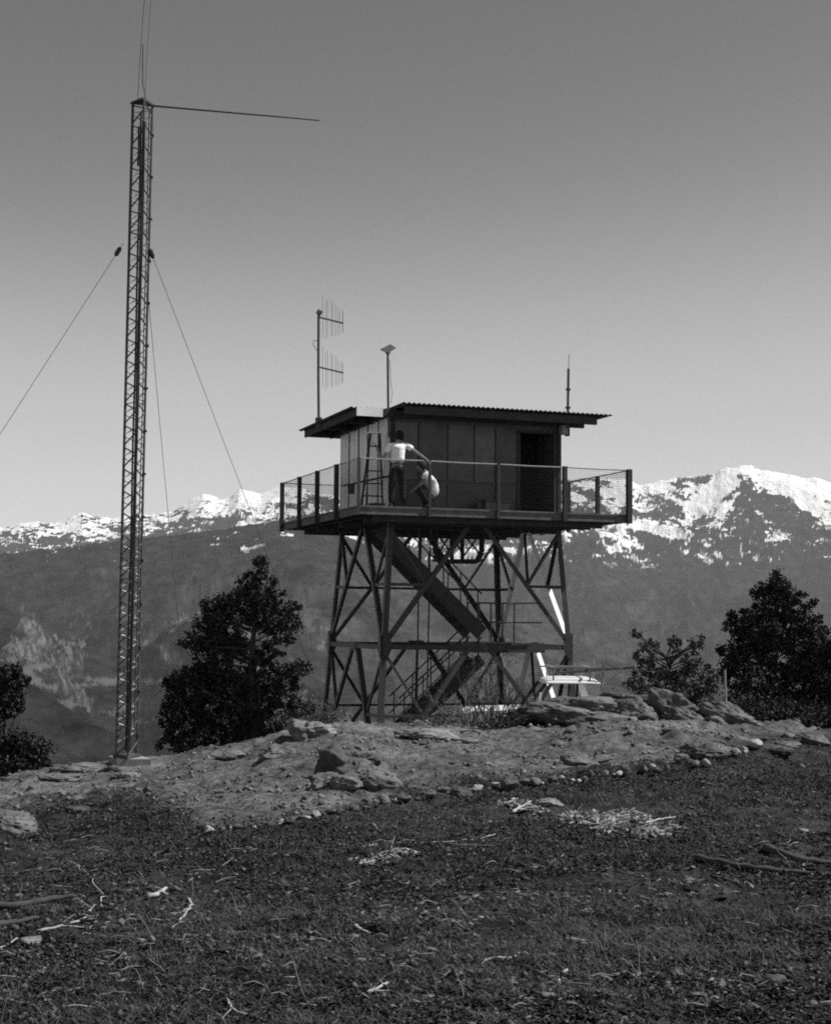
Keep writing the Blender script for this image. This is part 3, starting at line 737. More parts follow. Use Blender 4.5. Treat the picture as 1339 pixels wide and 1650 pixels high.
# keep the mast upright in the world apart from a slight real lean
mast = thing('radio_mast', 'slender triangular lattice mast with a long side rod, standing on a concrete block', 'radio mast', bp)
ax = (tp-bp); H = ax.length; axn = ax.normalized(); fw = .272
ra = R(-14); e1 = Vector((math.cos(ra), math.sin(ra), 0)); e2 = Vector((-math.sin(ra), math.cos(ra), 0))
lo = [e1*(-fw*.5)+e2*(-.02), e1*(fw*.34+.028)+e2*(-.17), e1*(fw*.42)+e2*.15]
def mp(i, h): return bp+lo[i]+axn*h
for i in range(3):
    MB().tube([mp(i, 0), mp(i, H/2), mp(i, H)], .019 if i else .022, 8).build('mast_leg', M_mast, mast)
nb_ = 30; bh = H/nb_
for (i, j, mt) in ((0, 1, M_mast), (0, 2, M_mastlit), (1, 2, M_mast)):  # one lattice face takes the steel with painted-in sun glints
    m = MB()
    for k in range(nb_):
        of = .5*bh if (i, j) == (0, 2) else 0.0; z0 = min(k*bh+.03+of, H-.05); z1 = min((k+1)*bh-.01+of, H-.02); zm = (z0+z1)/2
        a, c = (i, j) if j != 2 or i == 1 else (i, j)
        m.tube([mp(a, z0), mp(c, zm+.02)], .0118, 5); m.tube([mp(c, zm+.03), mp(a, z1)], .0118, 5)
        if k % 8 == 7: m.tube([mp(a, z1), mp(c, z1)], .008, 5)
    m.build('lattice', mt, mast)
pt = MB(); o = bp+axn*H
pt.add([mp(0, H)+(-e1)*.03-e2*.03+Vector((0, 0, d)) for d in (0, .03)]+[mp(1, H)+e1*.0-e2*.04+Vector((0, 0, d)) for d in (0, .03)]+[mp(2, H)+e1*.04+e2*.03+Vector((0, 0, d)) for d in (0, .03)], [(0, 2, 4), (1, 5, 3), (0, 1, 3, 2), (2, 3, 5, 4), (4, 5, 1, 0)])
pt.build('top_plate', M_mast, mast)
pb = MB(); pb.add([mp(0, 0)-e1*.04-e2*.04+Vector((0, 0, d)) for d in (-.02, .035)]+[mp(1, 0)+e1*.02-e2*.05+Vector((0, 0, d)) for d in (-.02, .035)]+[mp(2, 0)+e1*.05+e2*.04+Vector((0, 0, d)) for d in (-.02, .035)], [(0, 4, 2), (1, 3, 5), (0, 2, 3, 1), (2, 4, 5, 3), (4, 0, 1, 5)]); pb.build('base_plate', M_mast, mast)
# feed lines strapped up the near leg, with clamps
for k, (off, r_) in enumerate(((e1*-.032-e2*.02, .015), (e1*.032-e2*.012, .011), (e1*.066+e2*.06, .008))):
    pts = [mp(1, H*(.0 if k < 2 else .02)+H*t*(1.0 if k == 0 else .985)*.98)+off+e1*.004*math.sin(t*23+k) for t in np.linspace(0.01, 1, 24)]
    MB().tube(pts, r_, 6).build('feed_line', M_cable, mast)
for k in range(15):
    c = mp(2, H*(.03+k*.066))+e1*.012; MB().bar(c-e1*.03-e2*.01, c+e1*.028, .03, .035).build('cable_clamp', M_mast, mast)
MB().tube([at(226, 205, MY)-e2*.05, at(226.5, 240, MY)-e2*.05, at(225, 268, MY)-e2*.05], .02, 6).build('junction_conduit', M_cable, mast)
# concrete block
c0 = at(202, 1226, MY); r2 = R(-12); f1 = Vector((math.cos(r2), math.sin(r2), 0)); f2_ = Vector((-math.sin(r2), math.cos(r2), 0))
bc = Vector((bp.x+.02, bp.y, bp.z-.022))
f1 = Vector((.995, .10, 0)).normalized(); f2_ = Vector((-.42, .91, 0)).normalized()
x0, x1, y0, y1 = -.20, .30, -.24, .30
cc = [bc+f1*a+f2_*b for a, b in ((x0, y0), (x1, y0), (x1, y1), (x0, y1))]
pad = MB(); pad.hexa([c+Vector((0, 0, -.45)) for c in cc]+cc); pad.build('concrete_block', M_conc, mast)
# top whips
def wire(pts, r_, name, m, par): return MB().tube(pts, r_, 5).build(name, m, par)
wire([at(221.5, 166, MY), at(227, 70, MY), at(233, -6, MY), at(246, -170, MY)], .0042, 'whip', M_mast, mast)
wire([at(233.5, 160, MY), at(237, 80, MY), at(243.6, -6, MY), at(256, -170, MY)], .0042, 'whip', M_mast, mast)
wire([at(235.5, 166, MY-.1), at(233, 146, MY-.1), at(230, 134, MY-.1), at(230, 100, MY-.1), at(230.4, 71, MY-.1)], .0105, 'bent_rod', M_mast, mast)
MB().sphere(at(230, 161, MY-.1), .04, (1, 1, .8)).build('bracket', M_mast, mast)
arm = MB(); arm.tube([at(243, 169.5, MY), at(300, 174.5, MY), at(380, 181.5, MY), at(450, 187.5, MY), at(515, 193.5, MY)], [.016, .015, .013, .011, .009], 6); arm.build('side_rod', M_mast, mast)

# guy wires, each with a strain insulator near the mast
def guy(label, p0, p1, sag, ins):
    p0 = Vector(p0); p1 = Vector(p1)
    g = thing('guy_wire', label, 'guy wire', p1, 'guy wires staying the lattice mast')
    pts = []
    for k in range(17):
        t = k/16; p = p0.lerp(p1, t); p.z -= sag*4*t*(1-t); pts.append(p)
    MB().tube(pts, .0045, 5).build('wire', M_mast, g)
    if ins:
        d = (pts[1]-p0).normalized(); MB().tube([p0+d*.09, p0+d*.11, p0+d*.22, p0+d*.25], [.02, .036, .036, .018], 8).build('insulator', M_cable, g)
    bl = MB(); bl.tube([p1-Vector((0, 0, .25)), p1+Vector((0, 0, .06))], .03, 6); bl.build('anchor_stake', M_mast, g)
hA = (at(202, 390, MY)-bp).length
def gend(px, py, Y):
    p = at(px, py, Y); return p
la = at(199, 391, MY); ra_ = at(238, 392, MY); ba = at(235, 432, MY+.12)
guy('guy wire slanting down left from the mast and out of view', la, gend(-300, 1165, 20.5), .0, True)
g2 = gend(575, 1240, 29.0); g2.z = gzs(g2.x, g2.y)+.02
guy('guy wire slanting down right from the mast toward the snowy ridge', ra_, g2, .0, True)
g3 = gend(322, 1190, 27.5); g3.z = gzs(g3.x, g3.y)+.02
guy('guy wire dropping steeply from the mast to behind the oak', ba, g3, .12, False)

# ------------------------------------------------------------------ foliage
M_leaf = attr_mat('oak_leaves', .010, .065, rough=.75)
M_leaf2 = attr_mat('shrub_leaves', .03, .12, rough=.8)
def leaf_mesh(name, C, size, m, parent=None, elong=1.6, rng=RNG):
    n = len(C); 
    if n == 0: return
    a = rng.normal(size=(n, 3)); a /= np.linalg.norm(a, axis=1)[:, None]
    b = rng.normal(size=(n, 3)); b -= (a*b).sum(1)[:, None]*a; b /= np.linalg.norm(b, axis=1)[:, None]
    c = np.cross(a, b); sz = size*rng.uniform(.6, 1.35, n)[:, None]
    V = np.stack([C-a*sz*elong*.5, C+b*sz*.5+c*sz*.12, C+a*sz*elong*.5, C-b*sz*.5+c*sz*.12], 1).reshape(-1, 3)
    t = root_loc(parent) if parent is not None else Vector((0, 0, 0))
    V = V-np.array(t)
    F = np.arange(n*4).reshape(n, 4); F = np.concatenate([F[:, [0, 1, 2]], F[:, [0, 2, 3]]])
    sh = np.repeat(rng.uniform(0, 1, n)**1.6, 4)
    o = npmesh(name, V, F, m, [('shade', 'POINT', sh)])
    if parent is not None: o.parent = parent
    return o
def limb(p, q, r0, r1, wig=.06, n=7, rnd=random):
    p = Vector(p); q = Vector(q); L_ = (q-p).length; pts = []
    w1 = Vector((rnd.uniform(-1, 1), rnd.uniform(-1, 1), rnd.uniform(-.3, .6)))*wig*L_
    w2 = Vector((rnd.uniform(-1, 1), rnd.uniform(-1, 1), rnd.uniform(-.5, .5)))*wig*L_*.5
    for k in range(n+1):
        t = k/n; pts.append(p.lerp(q, t)+w1*math.sin(math.pi*t)+w2*math.sin(2*math.pi*t))
    return pts, [r0+(r1-r0)*(k/n)**.8 for k in range(n+1)]
def tree(name, label, cat, Y, trunk, lobes, leaves, size, group=None, lmat=None, seed=1, extra=None, dens=1.0):
    """lobes: (px,py,rx,ry[,weight,dy]) in photo pixels, given real size at distance Y and spread in depth"""
    rnd = random.Random(seed); rng = np.random.default_rng(seed); k = Y/FPX
    b = at(trunk[0][0], trunk[0][1], Y); b.z = min(b.z, gzs(b.x, b.y))
    root = thing(name, label, cat, b, group)
    tr = MB(); tpts = [b-Vector((0, 0, .15))]+[at(p[0], p[1], Y+rnd.uniform(-.08, .08)) for p in trunk[1:]]
    n_ = len(tpts); r0 = trunk[0][2]*k; tr.tube(tpts, [r0*(1-.85*i/(n_-1)) for i in range(n_)], 9)
    tro = tr.build('trunk', M_bark, root, True)
    sat = []
    for l in lobes:
        for _ in range(2):
            a_ = rnd.uniform(0, 2*math.pi); f_ = rnd.uniform(.95, 1.3); sat.append((l[0]+math.cos(a_)*l[2]*f_, l[1]-math.sin(a_)*l[3]*f_, rnd.uniform(4, 8), rnd.uniform(3, 6)))
    lobes = list(lobes)+[q_ for q_ in sat if q_[1] < trunk[0][1]-6]
    br = MB(); C = []; tot = sum(l[2]*l[3] for l in lobes)
    for l in lobes:
        px, py, rx, ry = l[:4]; dy = l[4] if len(l) > 4 else rnd.uniform(-.45, .45)*max(rx, 25)*k*1.6
        c = at(px, py, Y+dy); rx *= k; ry *= k; rz = (rx+ry)*.5
        # branch from the nearest lower point of the trunk
        cand = [p for p in tpts if p.z < c.z+.05] or [tpts[0]]
        s_ = min(cand, key=lambda p: (p-c).length); s_ = s_.lerp(tpts[max(0, tpts.index(s_)-1)], rnd.uniform(0, .7))
        pts, rr = limb(s_, c, .022*max(.5, (c-s_).length), .006, .10, 7, rnd); br.tube(pts, rr, 6)
        nc = max(4, int(22*(rx*ry)/(.25*.25)*.9))
        nl = int(leaves*l[2]*l[3]/tot)
        u = rng.normal(size=(nc, 3)); u /= np.linalg.norm(u, axis=1)[:, None]; u *= rng.uniform(.25, 1, nc)[:, None]**.5
        cl = np.array(c)+u*np.array([rx, rz, ry])
        for q in cl[:10]:
            pts, rr = limb(c, Vector(q), .006, .0025, .1, 3, rnd); br.tube(pts, rr, 4, False)
        rc = np.clip(.12*rx/.3, .035, .085)
        idx = rng.integers(0, nc, nl); pos = cl[idx]+rng.normal(size=(nl, 3))*rc*rng.uniform(.45, 1.0, nc)[idx][:, None]*.75
        C.append(pos)
    br.build('branches', M_bark, tro, True)
    leaf_mesh('crown', np.concatenate(C), size, lmat or M_leaf, root, 1.7, rng)
    return root

tree('oak_tree', 'dark young oak with a leaning pointed top between the lattice mast and the lookout', 'tree', 25.5,
     [(412, 1215, 9), (412, 1180), (408, 1130), (407, 1090), (406, 1060), (408, 1030), (411, 1000), (410, 960), (413, 925)],
     [(415, 922, 14, 20), (424, 910, 8, 10), (400, 938, 16, 16), (431, 934, 10, 7), (395, 960, 20, 14), (427, 960, 26, 14), (410, 980, 30, 20), (366, 972, 22, 16), (345, 985, 22, 18), (450, 975, 20, 14), (440, 1000, 28, 22), (474, 981, 9, 7),
      (465, 1005, 20, 14), (376, 1000, 26, 20), (340, 1010, 26, 22), (300, 1033, 16, 8), (322, 1040, 24, 18), (360, 1035, 34, 26), (385, 1040, 14, 20), (455, 1028, 14, 8), (425, 1045, 14, 10), (426, 1060, 12, 9), (447, 1051, 6, 5), (348, 1065, 30, 16),
      (470, 1082, 22, 18), (460, 1100, 22, 14), (490, 1078, 8, 9), (450, 1078, 12, 9), (300, 1095, 26, 16), (335, 1090, 34, 20), (285, 1115, 20, 18), (370, 1095, 26, 20), (320, 1120, 44, 30), (370, 1125, 30, 30), (275, 1140, 14, 14), (300, 1150, 40, 28), (350, 1155, 44, 30),
      (395, 1115, 12, 14), (420, 1122, 14, 12), (440, 1130, 12, 14), (452, 1122, 14, 12), (462, 1140, 20, 14), (480, 1140, 14, 10), (310, 1180, 42, 22), (350, 1190, 44, 24), (295, 1195, 34, 18), (390, 1165, 16, 16), (430, 1160, 22, 14), (405, 1190, 34, 20), (440, 1185, 26, 18), (330, 1205, 50, 16), (500, 1142, 10, 6), (415, 1072, 12, 9), (398, 1088, 14, 12), (428, 1100, 11, 9), (410, 1108, 12, 10), (422, 1148, 14, 10), (400, 1140, 12, 12), (412, 1170, 16, 12), (436, 1100, 10, 8)],
     46000, .038, seed=4)
tree('oak_tree', 'broad dark oak at the right edge behind the low boulders', 'tree', 27,
     [(1250, 1165, 10), (1250, 1130), (1246, 1080), (1247, 1030), (1250, 990), (1252, 950)],
     [(1250, 940, 20, 16), (1238, 960, 22, 16), (1270, 955, 18, 14), (1225, 975, 12, 12), (1282, 962, 12, 8), (1250, 985, 36, 18), (1300, 975, 12, 9), (1195, 1000, 22, 14), (1175, 1016, 16, 6), (1225, 1005, 34, 20), (1275, 1005, 34, 20), (1318, 1010, 20, 14), (1205, 1030, 34, 18), (1255, 1035, 44, 24), (1305, 1035, 40, 24), (1175, 1050, 18, 12), (1210, 1060, 38, 22), (1260, 1070, 44, 28), (1320, 1065, 40, 28), (1185, 1085, 26, 18), (1225, 1100, 40, 24), (1280, 1105, 44, 26), (1335, 1100, 36, 26), (1195, 1120, 28, 16), (1240, 1130, 40, 20), (1300, 1138, 44, 20), (1350, 1060, 34, 34), (1350, 1130, 34, 26), (1225, 1150, 26, 12), (1270, 1155, 40, 14), (1330, 1160, 40, 14), (1385, 1090, 30, 40)],
     50000, .038, seed=9)
tree('oak_shrub', 'dark leafy bush cut off by the left edge of the view', 'shrub', 23.5,
     [(10, 1262, 8), (12, 1230), (8, 1180), (2, 1120)],
     [(20, 1085, 16, 12), (4, 1092, 22, 18), (32, 1098, 10, 10), (16, 1115, 24, 16), (-25, 1105, 26, 26), (8, 1140, 20, 16), (-20, 1160, 28, 26), (30, 1195, 24, 12), (52, 1208, 26, 12), (70, 1220, 18, 8), (15, 1215, 30, 18), (40, 1232, 36, 14), (-15, 1235, 34, 20), (10, 1252, 36, 12), (-50, 1200, 30, 40)],
     24000, .034, seed=12)
# semi bare shrub right of the tower: upright stems with leafy tips
tree('oak_shrub', 'open leafy shrub with bare rising stems left of the broad right hand oak', 'shrub', 25.5,
     [(1085, 1150, 5), (1084, 1120), (1080, 1090), (1075, 1060)],
     [(1028, 1022, 7, 6), (1040, 1045, 9, 8), (1052, 1040, 9, 7), (1030, 1062, 12, 9), (1048, 1068, 14, 10), (1085, 1030, 8, 7), (1090, 1045, 8, 10), (1120, 1040, 9, 6), (1130, 1030, 8, 7), (1108, 1060, 12, 10), (1060, 1085, 18, 12), (1030, 1090, 14, 10), (1085, 1085, 22, 14), (1120, 1078, 18, 12), (1140, 1090, 16, 14), (1100, 1105, 30, 14), (1055, 1108, 26, 12), (1140, 1115, 24, 14), (1020, 1105, 10, 8), (1075, 1125, 36, 12), (1125, 1132, 30, 12)],
     6000, .034, seed=21, lmat=M_leaf2)
# dark thicket below the right oak and along the crest
def thicket(label, pts, Y, n, size, seed, m=None, h=.25, name='shrub'):
    rng = np.random.default_rng(seed); rnd = random.Random(seed)
    c0 = at(*pts[0], Y); root = thing(name, label, 'shrub', (c0.x, c0.y, gzs(c0.x, c0.y)))
    tw = MB(); C = []
    for (px, py) in pts:
        c = at(px, py, Y+rnd.uniform(-.3, .3)); g = gzs(c.x, c.y)
        for k in range(7):
            q = c+Vector((rnd.gauss(0, .14), rnd.gauss(0, .14), rnd.uniform(-.1, .25))); b = Vector((c.x+rnd.gauss(0, .05), c.y+rnd.gauss(0, .05), g-.03))
            p_, r_ = limb(b, q, .006, .002, .1, 4, rnd); tw.tube(p_, r_, 4, False)
        cc = np.array([c.x, c.y, (c.z+g)/2])
        C.append(cc+rng.normal(size=(n//len(pts), 3))*np.array([.14, .14, max(.06, (c.z-g)*.38)]))
    C = np.concatenate(C)
    tw.build('stems', M_bark, root); leaf_mesh('leaves_and_buds', C, size, m or M_leaf, root, 1.6, rng)
    return root
thicket('low dark scrub at the foot of the broad right oak', [(1200, 1130), (1230, 1140), (1260, 1140), (1290, 1145), (1320, 1150), (1345, 1150), (1370, 1150)], 24.5, 14000, .03, 31, M_leaf)
thicket('low scrubby growth at the foot of the tower stairs behind the crest', [(668, 1155), (690, 1148), (712, 1150), (735, 1150)], 25.5, 2500, .022, 34, M_leaf2)
thicket('sparse dark weeds beside the left leg of the tower', [(500, 1140), (515, 1140), (528, 1146), (545, 1150)], 24.8, 1300, .024, 35, M_leaf2)
thicket('dark weedy growth on the bank between bare twigs and boulders', [(800, 1172), (825, 1174), (850, 1174), (780, 1178), (870, 1172)], 23.0, 4500, .022, 36, M_leaf)
# bare twiggy shrubs in front of the tower
def twiggy(label, px, py, Y, hpx, wpx, seed, n=26, mt=None):
    rnd = random.Random(seed); b = at(px, py, Y); b.z = gzs(b.x, b.y)-.02; k = Y/FPX
    root = thing('bare_shrub', label, 'shrub', b, 'leafless shrubs on the crest'); m = MB(); tips = []
    def grow(p, d, L_, r_, dep):
        pts = [p]; q = Vector(p)
        for i in range(5):
            d = (d+Vector((rnd.gauss(0, .16), rnd.gauss(0, .16), rnd.gauss(.03, .08)))).normalized(); q = q+d*L_/5; pts.append(q.copy())
            if dep and i >= 1 and rnd.random() < .62:
                s = (d+Vector((rnd.gauss(0, .6), rnd.gauss(0, .6), rnd.uniform(-.1, .5)))).normalized(); grow(q, s, L_*rnd.uniform(.3, .6), r_*.6, dep-1)
        m.tube(pts, [r_*(1-.75*i/5) for i in range(6)], 4, False); tips.append(q)
    for i in range(n):
        o = Vector((rnd.gauss(0, wpx*k*.22), rnd.gauss(0, .1), 0)); d = Vector((o.x*1.0/(wpx*k)+rnd.gauss(0, .2), rnd.gauss(0, .25), 1)).normalized()
        grow(b+o, d, hpx*k*rnd.uniform(.5, 1.1), .0105, 2)
    m.build('stems', mt or M_bark, root)
    C = np.array([list(t) for t in tips]); C = np.repeat(C, 2, 0)+RNG.normal(size=(len(C)*2, 3))*.012
    leaf_mesh('leaves_and_buds', C, .016, M_leaf2, root)  # small buds at the twig tips, the shrub itself is leafless
M_twig = mat('pale_twigs', .16, .9, 0, .3, 9)
twiggy('tall leafless shrub in front of the lower tower stairs', 788, 1182, 23.4, 118, 60, 51, 18)
twiggy('low spreading leafless shrub at the left of the taller one', 750, 1178, 23.6, 70, 46, 52, 14, M_twig)
twiggy('small leafless shrub near the pale stump post', 826, 1172, 23.5, 58, 40, 53, 12)
twiggy('wispy bare stems rising behind the vehicle roof', 978, 1128, 25.0, 96, 30, 54, 5, M_twig)
twiggy('thin bare stems above the left hand pale boulder', 470, 1165, 24.5, 46, 60, 55, 8)

twiggy('tall thin stemmed shrub mixed into the open leafy shrub left of the right oak', 1075, 1145, 25.3, 112, 100, 56, 16)
# ------------------------------------------------------------------ rocks
def rockmat(name, base):
    m = mat(name, base, .95, 0, .6, 4, .035, 11, .1); return m
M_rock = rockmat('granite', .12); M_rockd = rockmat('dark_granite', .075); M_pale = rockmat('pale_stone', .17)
def rock_mesh(c, sx, sy, sz, rot, seed, flat=.0, n=64, m_=40, rough=1.0):
    rng = np.random.default_rng(seed); th = np.linspace(0, math.pi, m_+1)[:, None]; ph = np.linspace(0, 2*math.pi, n, endpoint=False)[None, :]
    P = np.stack([np.sin(th)*np.cos(ph), np.sin(th)*np.sin(ph), np.cos(th)*np.ones_like(ph)], -1)
    r = np.ones(P.shape[:2]); s = float(seed)*3.1
    Wp = P+.16*np.stack([fbm(P[..., 1]*2+s, P[..., 2]*2, 3, seed+5), fbm(P[..., 0]*2+s, P[..., 2]*2+9, 3, seed+6), fbm(P[..., 0]*2+s, P[..., 1]*2-9, 3, seed+7)], -1)
    for i in range(13):
        nrm = rng.normal(size=3); nrm[2] = abs(nrm[2]) if rng.uniform() < .5 else nrm[2]; nrm /= np.linalg.norm(nrm); dd = rng.uniform(.5, .92); dot = Wp@nrm
        r = np.minimum(r, np.where(dot > 1e-3, dd/np.maximum(dot, 1e-3), 9))
    # bedding cracks and rough skin
    q = P[..., 2]*2.2+P[..., 0]*.7*rng.normal()+.35*fbm(P[..., 0]*1.5+s, P[..., 1]*1.5, 3, seed+8)
    cr = np.abs((q*1.3+rng.uniform()) % 1-.5); crack = sstep(.10, .0, cr)*sstep(.35, .6, vn(P[..., 0]*2+s, P[..., 1]*2, seed+3))
    cr2 = sstep(.86, .97, 1-np.abs(fbm(P[..., 0]*1.6+s, P[..., 1]*1.6+P[..., 2], 3, seed+2))*2.2)
    r = r*(1-.19*crack-.15*cr2+.09*rough*fbm(P[..., 0]*4+s, P[..., 1]*4+P[..., 2]*3, 4, seed, .6)+.05*rough*(ridged(P[..., 0]*7+s, P[..., 2]*8+P[..., 1]*6, 3, seed+1)-.5))
    P = P*r[..., None]*np.array([sx, sy, sz])
    ca, sa = math.cos(rot), math.sin(rot); X = P[..., 0]*ca-P[..., 1]*sa; Yy = P[..., 0]*sa+P[..., 1]*ca
    P = np.stack([X, Yy, P[..., 2]], -1)
    vs = [tuple(P[0].mean(0))]+[tuple(p) for row in P[1:-1] for p in row]+[tuple(P[-1].mean(0))]; fs = []
    for k in range(n): fs.append((0, 1+k, 1+(k+1) % n))
    for i in range(m_-2):
        for k in range(n):
            a = 1+i*n+k; b = 1+i*n+(k+1) % n; fs.append((a, a+n, b+n, b))
    l = len(vs)-1
    for k in range(n): fs.append((l, l-n+(k+1) % n, l-n+k))
    return vs, fs
def rock(label, px, py, wpx, hpx, seed, m=None, tilt=0, rot=None, group=None, Y=None, name='boulder', cat='boulder', depth=1.0, sink=.42, n=72):
    """px,py = centre of the rock's foot in the photo"""
    if Y is None: b = G(px, py)
    else: b = at(px, py, Y); b.z = b.z
    k = b.y/FPX; sx = wpx*k*.66; sz = hpx*k/(1.7-sink*1.0); sy = sx*depth
    vs, fs = rock_mesh(None, sx, sy, sz, 0, seed, n=n, m_=max(6, n*5//8))
    mb = MB().add(vs, fs); o = mb.build(name, m or M_rock, None, True)
    o.location = b+Vector((0, sy*.5, sz*(.72-sink))); o.rotation_euler = (0, R(tilt), R(rot if rot is not None else (seed*37) % 30-15))
    tag(o, label, cat, group); return o
rk = [
 ('rounded pale boulder on the crest just left of the tower', 502, 1188, 84, 30, 3, M_pale, 0),
 ('dark weathered left block of the outcrop below the tower', 543, 1258, 84, 54, 47, M_rockd, -24),
 ('broad lighter right block of the outcrop below the tower', 592, 1268, 92, 42, 52, M_rock, 8),
 ('rough cap stone on top of the outcrop below the tower', 572, 1240, 62, 30, 57, M_rockd, -8),
 ('low stone in front of the outcrop below the tower', 560, 1272, 60, 22, 60, M_rock, 0),
 ('smaller rock lump tucked at the left foot of the big outcrop', 524, 1272, 52, 30, 15, M_rock, 0),
 ('rock slab leaning at the right foot of the big outcrop', 606, 1262, 60, 28, 16, M_rock, 12),
 ('rounded pale rock swell on the crest in front of the stairs', 694, 1190, 110, 18, 17, M_pale, 2),
 ('flat boulder with a dark undercut near the right oak', 1142, 1222, 84, 26, 18, M_rock, 0),
 ('half buried boulder alone on the right hand bare slope', 932, 1232, 44, 22, 19, M_rock, 0),
 ('dark angular stone on the stone row below the tower', 744, 1284, 28, 19, 20, M_rockd, 0),
 ('small dark pointed stone on the slope right of the mast', 238, 1276, 15, 13, 23, M_rockd, 0),
 ('big sloping boulder at the left edge of the view', 14, 1342, 84, 36, 24, M_rock, 8),
 ('flat dark stone lying left of the mast foot', 120, 1308, 34, 9, 25, M_rockd, 0),
 ('pale stone beside the mast foot', 204, 1256, 34, 11, 26, M_pale, 0),
 ('dark stone at the lower left corner of the mast block', 178, 1246, 34, 14, 27, M_rockd, 0),
 ('low boulder on the slope between mast and oak', 336, 1268, 30, 8, 28, M_rockd, 0),
 ('low rock at the left end of the crest behind the mast', 88, 1258, 60, 12, 29, M_rock, 0),
 ('rock shelf just left of the mast block', 130, 1244, 84, 14, 30, M_rock, 0),
 ('grey rock by the foot of the dark young oak', 440, 1222, 44, 17, 31, M_rock, 0),
 ('lit flat rock under the dark young oak', 372, 1222, 52, 11, 32, M_pale, 0),
 ('low pale rock on the right slope near the oak scrub', 1270, 1206, 44, 12, 33, M_rock, 0),
 ('flat pale rock at the far right edge of the slope', 1318, 1200, 50, 16, 34, M_rock, 0),
 ('low dark rock right of the undercut boulder', 1245, 1212, 60, 11, 35, M_rockd, 0),
 ('pale flat stone among the litter above the stick pile', 886, 1300, 40, 11, 36, M_pale, 0),
 ('pale wedge of stone in the left foreground litter', 44, 1524, 36, 16, 37, M_pale, 0),
]
for r_ in rk: rock(r_[0], r_[1], r_[2], r_[3], r_[4], r_[5]+100, r_[6], r_[7])
# rock mound at the right of the tower: each boulder its own thing
M_white_rock = rockmat('pale_slab', .3)  # the slab's own stone is paler than the boulders around it
mound = [
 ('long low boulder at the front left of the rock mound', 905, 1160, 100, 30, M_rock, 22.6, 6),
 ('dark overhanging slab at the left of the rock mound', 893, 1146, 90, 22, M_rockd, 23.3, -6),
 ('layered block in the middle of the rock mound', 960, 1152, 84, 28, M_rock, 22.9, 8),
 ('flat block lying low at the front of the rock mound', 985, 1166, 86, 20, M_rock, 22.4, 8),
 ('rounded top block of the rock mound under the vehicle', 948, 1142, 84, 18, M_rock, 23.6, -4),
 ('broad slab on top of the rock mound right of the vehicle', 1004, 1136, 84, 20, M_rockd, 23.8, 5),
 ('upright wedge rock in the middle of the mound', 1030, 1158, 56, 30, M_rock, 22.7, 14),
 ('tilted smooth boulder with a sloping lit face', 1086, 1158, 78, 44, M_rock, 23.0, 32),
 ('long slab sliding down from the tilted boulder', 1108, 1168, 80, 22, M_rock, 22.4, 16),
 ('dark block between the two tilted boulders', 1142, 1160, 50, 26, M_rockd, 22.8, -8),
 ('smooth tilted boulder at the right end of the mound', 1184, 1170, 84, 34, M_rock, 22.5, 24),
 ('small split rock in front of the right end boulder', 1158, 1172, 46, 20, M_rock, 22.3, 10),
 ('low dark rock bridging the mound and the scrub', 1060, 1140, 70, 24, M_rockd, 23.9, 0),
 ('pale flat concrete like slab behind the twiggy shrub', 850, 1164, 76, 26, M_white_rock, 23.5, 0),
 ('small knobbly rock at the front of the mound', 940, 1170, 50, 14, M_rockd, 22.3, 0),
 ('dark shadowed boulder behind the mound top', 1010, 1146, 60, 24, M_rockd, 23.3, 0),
]
for i, (lb, px, py, w_, h_, m_, Y, tl) in enumerate(mound): rock(lb, px, py, w_, h_, 300+i*7, m_, tl, Y=Y, sink=.3, depth=.8)

# stones edging the bare ground, each an object of its own
rnd = random.Random(5)
EX = [330, 400, 460, 520, 580, 640, 700, 760, 830, 900, 960, 1020, 1080, 1140, 1190, 1230]
EYr = [1342, 1335, 1330, 1318, 1305, 1294, 1286, 1278, 1270, 1262, 1256, 1250, 1240, 1228, 1214, 1206]
protos = []
for k in range(9):
    vs, fs = rock_mesh(None, .5, .38, .3, 0, 700+k, n=14, m_=9); me = bpy.data.meshes.new('edging_stone'); me.from_pydata(vs, [], fs); me.materials.append((mat('light_stone', .3, .95, 0, .3, 9), M_pale, M_rock)[k % 3]); me.shade_smooth()
    try: me.set_sharp_from_angle(angle=R(40))
    except Exception: pass
    protos.append(me)
x = 325.0
while x < 1236:
    w_ = rnd.choice((7, 9, 12, 16, 22))*rnd.uniform(.7, 1.2); y = np.interp(x, EX, EYr)+rnd.gauss(0, 2.6)
    b = G(x, y); k = b.y/FPX
    o = bpy.data.objects.new('edging_stone', protos[rnd.randrange(9)]); COL.objects.link(o)
    s_ = w_*k*1.5; o.scale = (s_, s_*rnd.uniform(.8, 1.2), s_*rnd.uniform(.7, 1.25)); o.rotation_euler = (rnd.uniform(-.2, .2), rnd.uniform(-.2, .2), rnd.uniform(0, 6)); o.location = b+Vector((0, 0, s_*.2))
    tag(o, 'small stone in the long row edging the bare slope', 'stone', 'stones in the row edging the bare slope')
    x += w_*rnd.uniform(.55, 1.25)

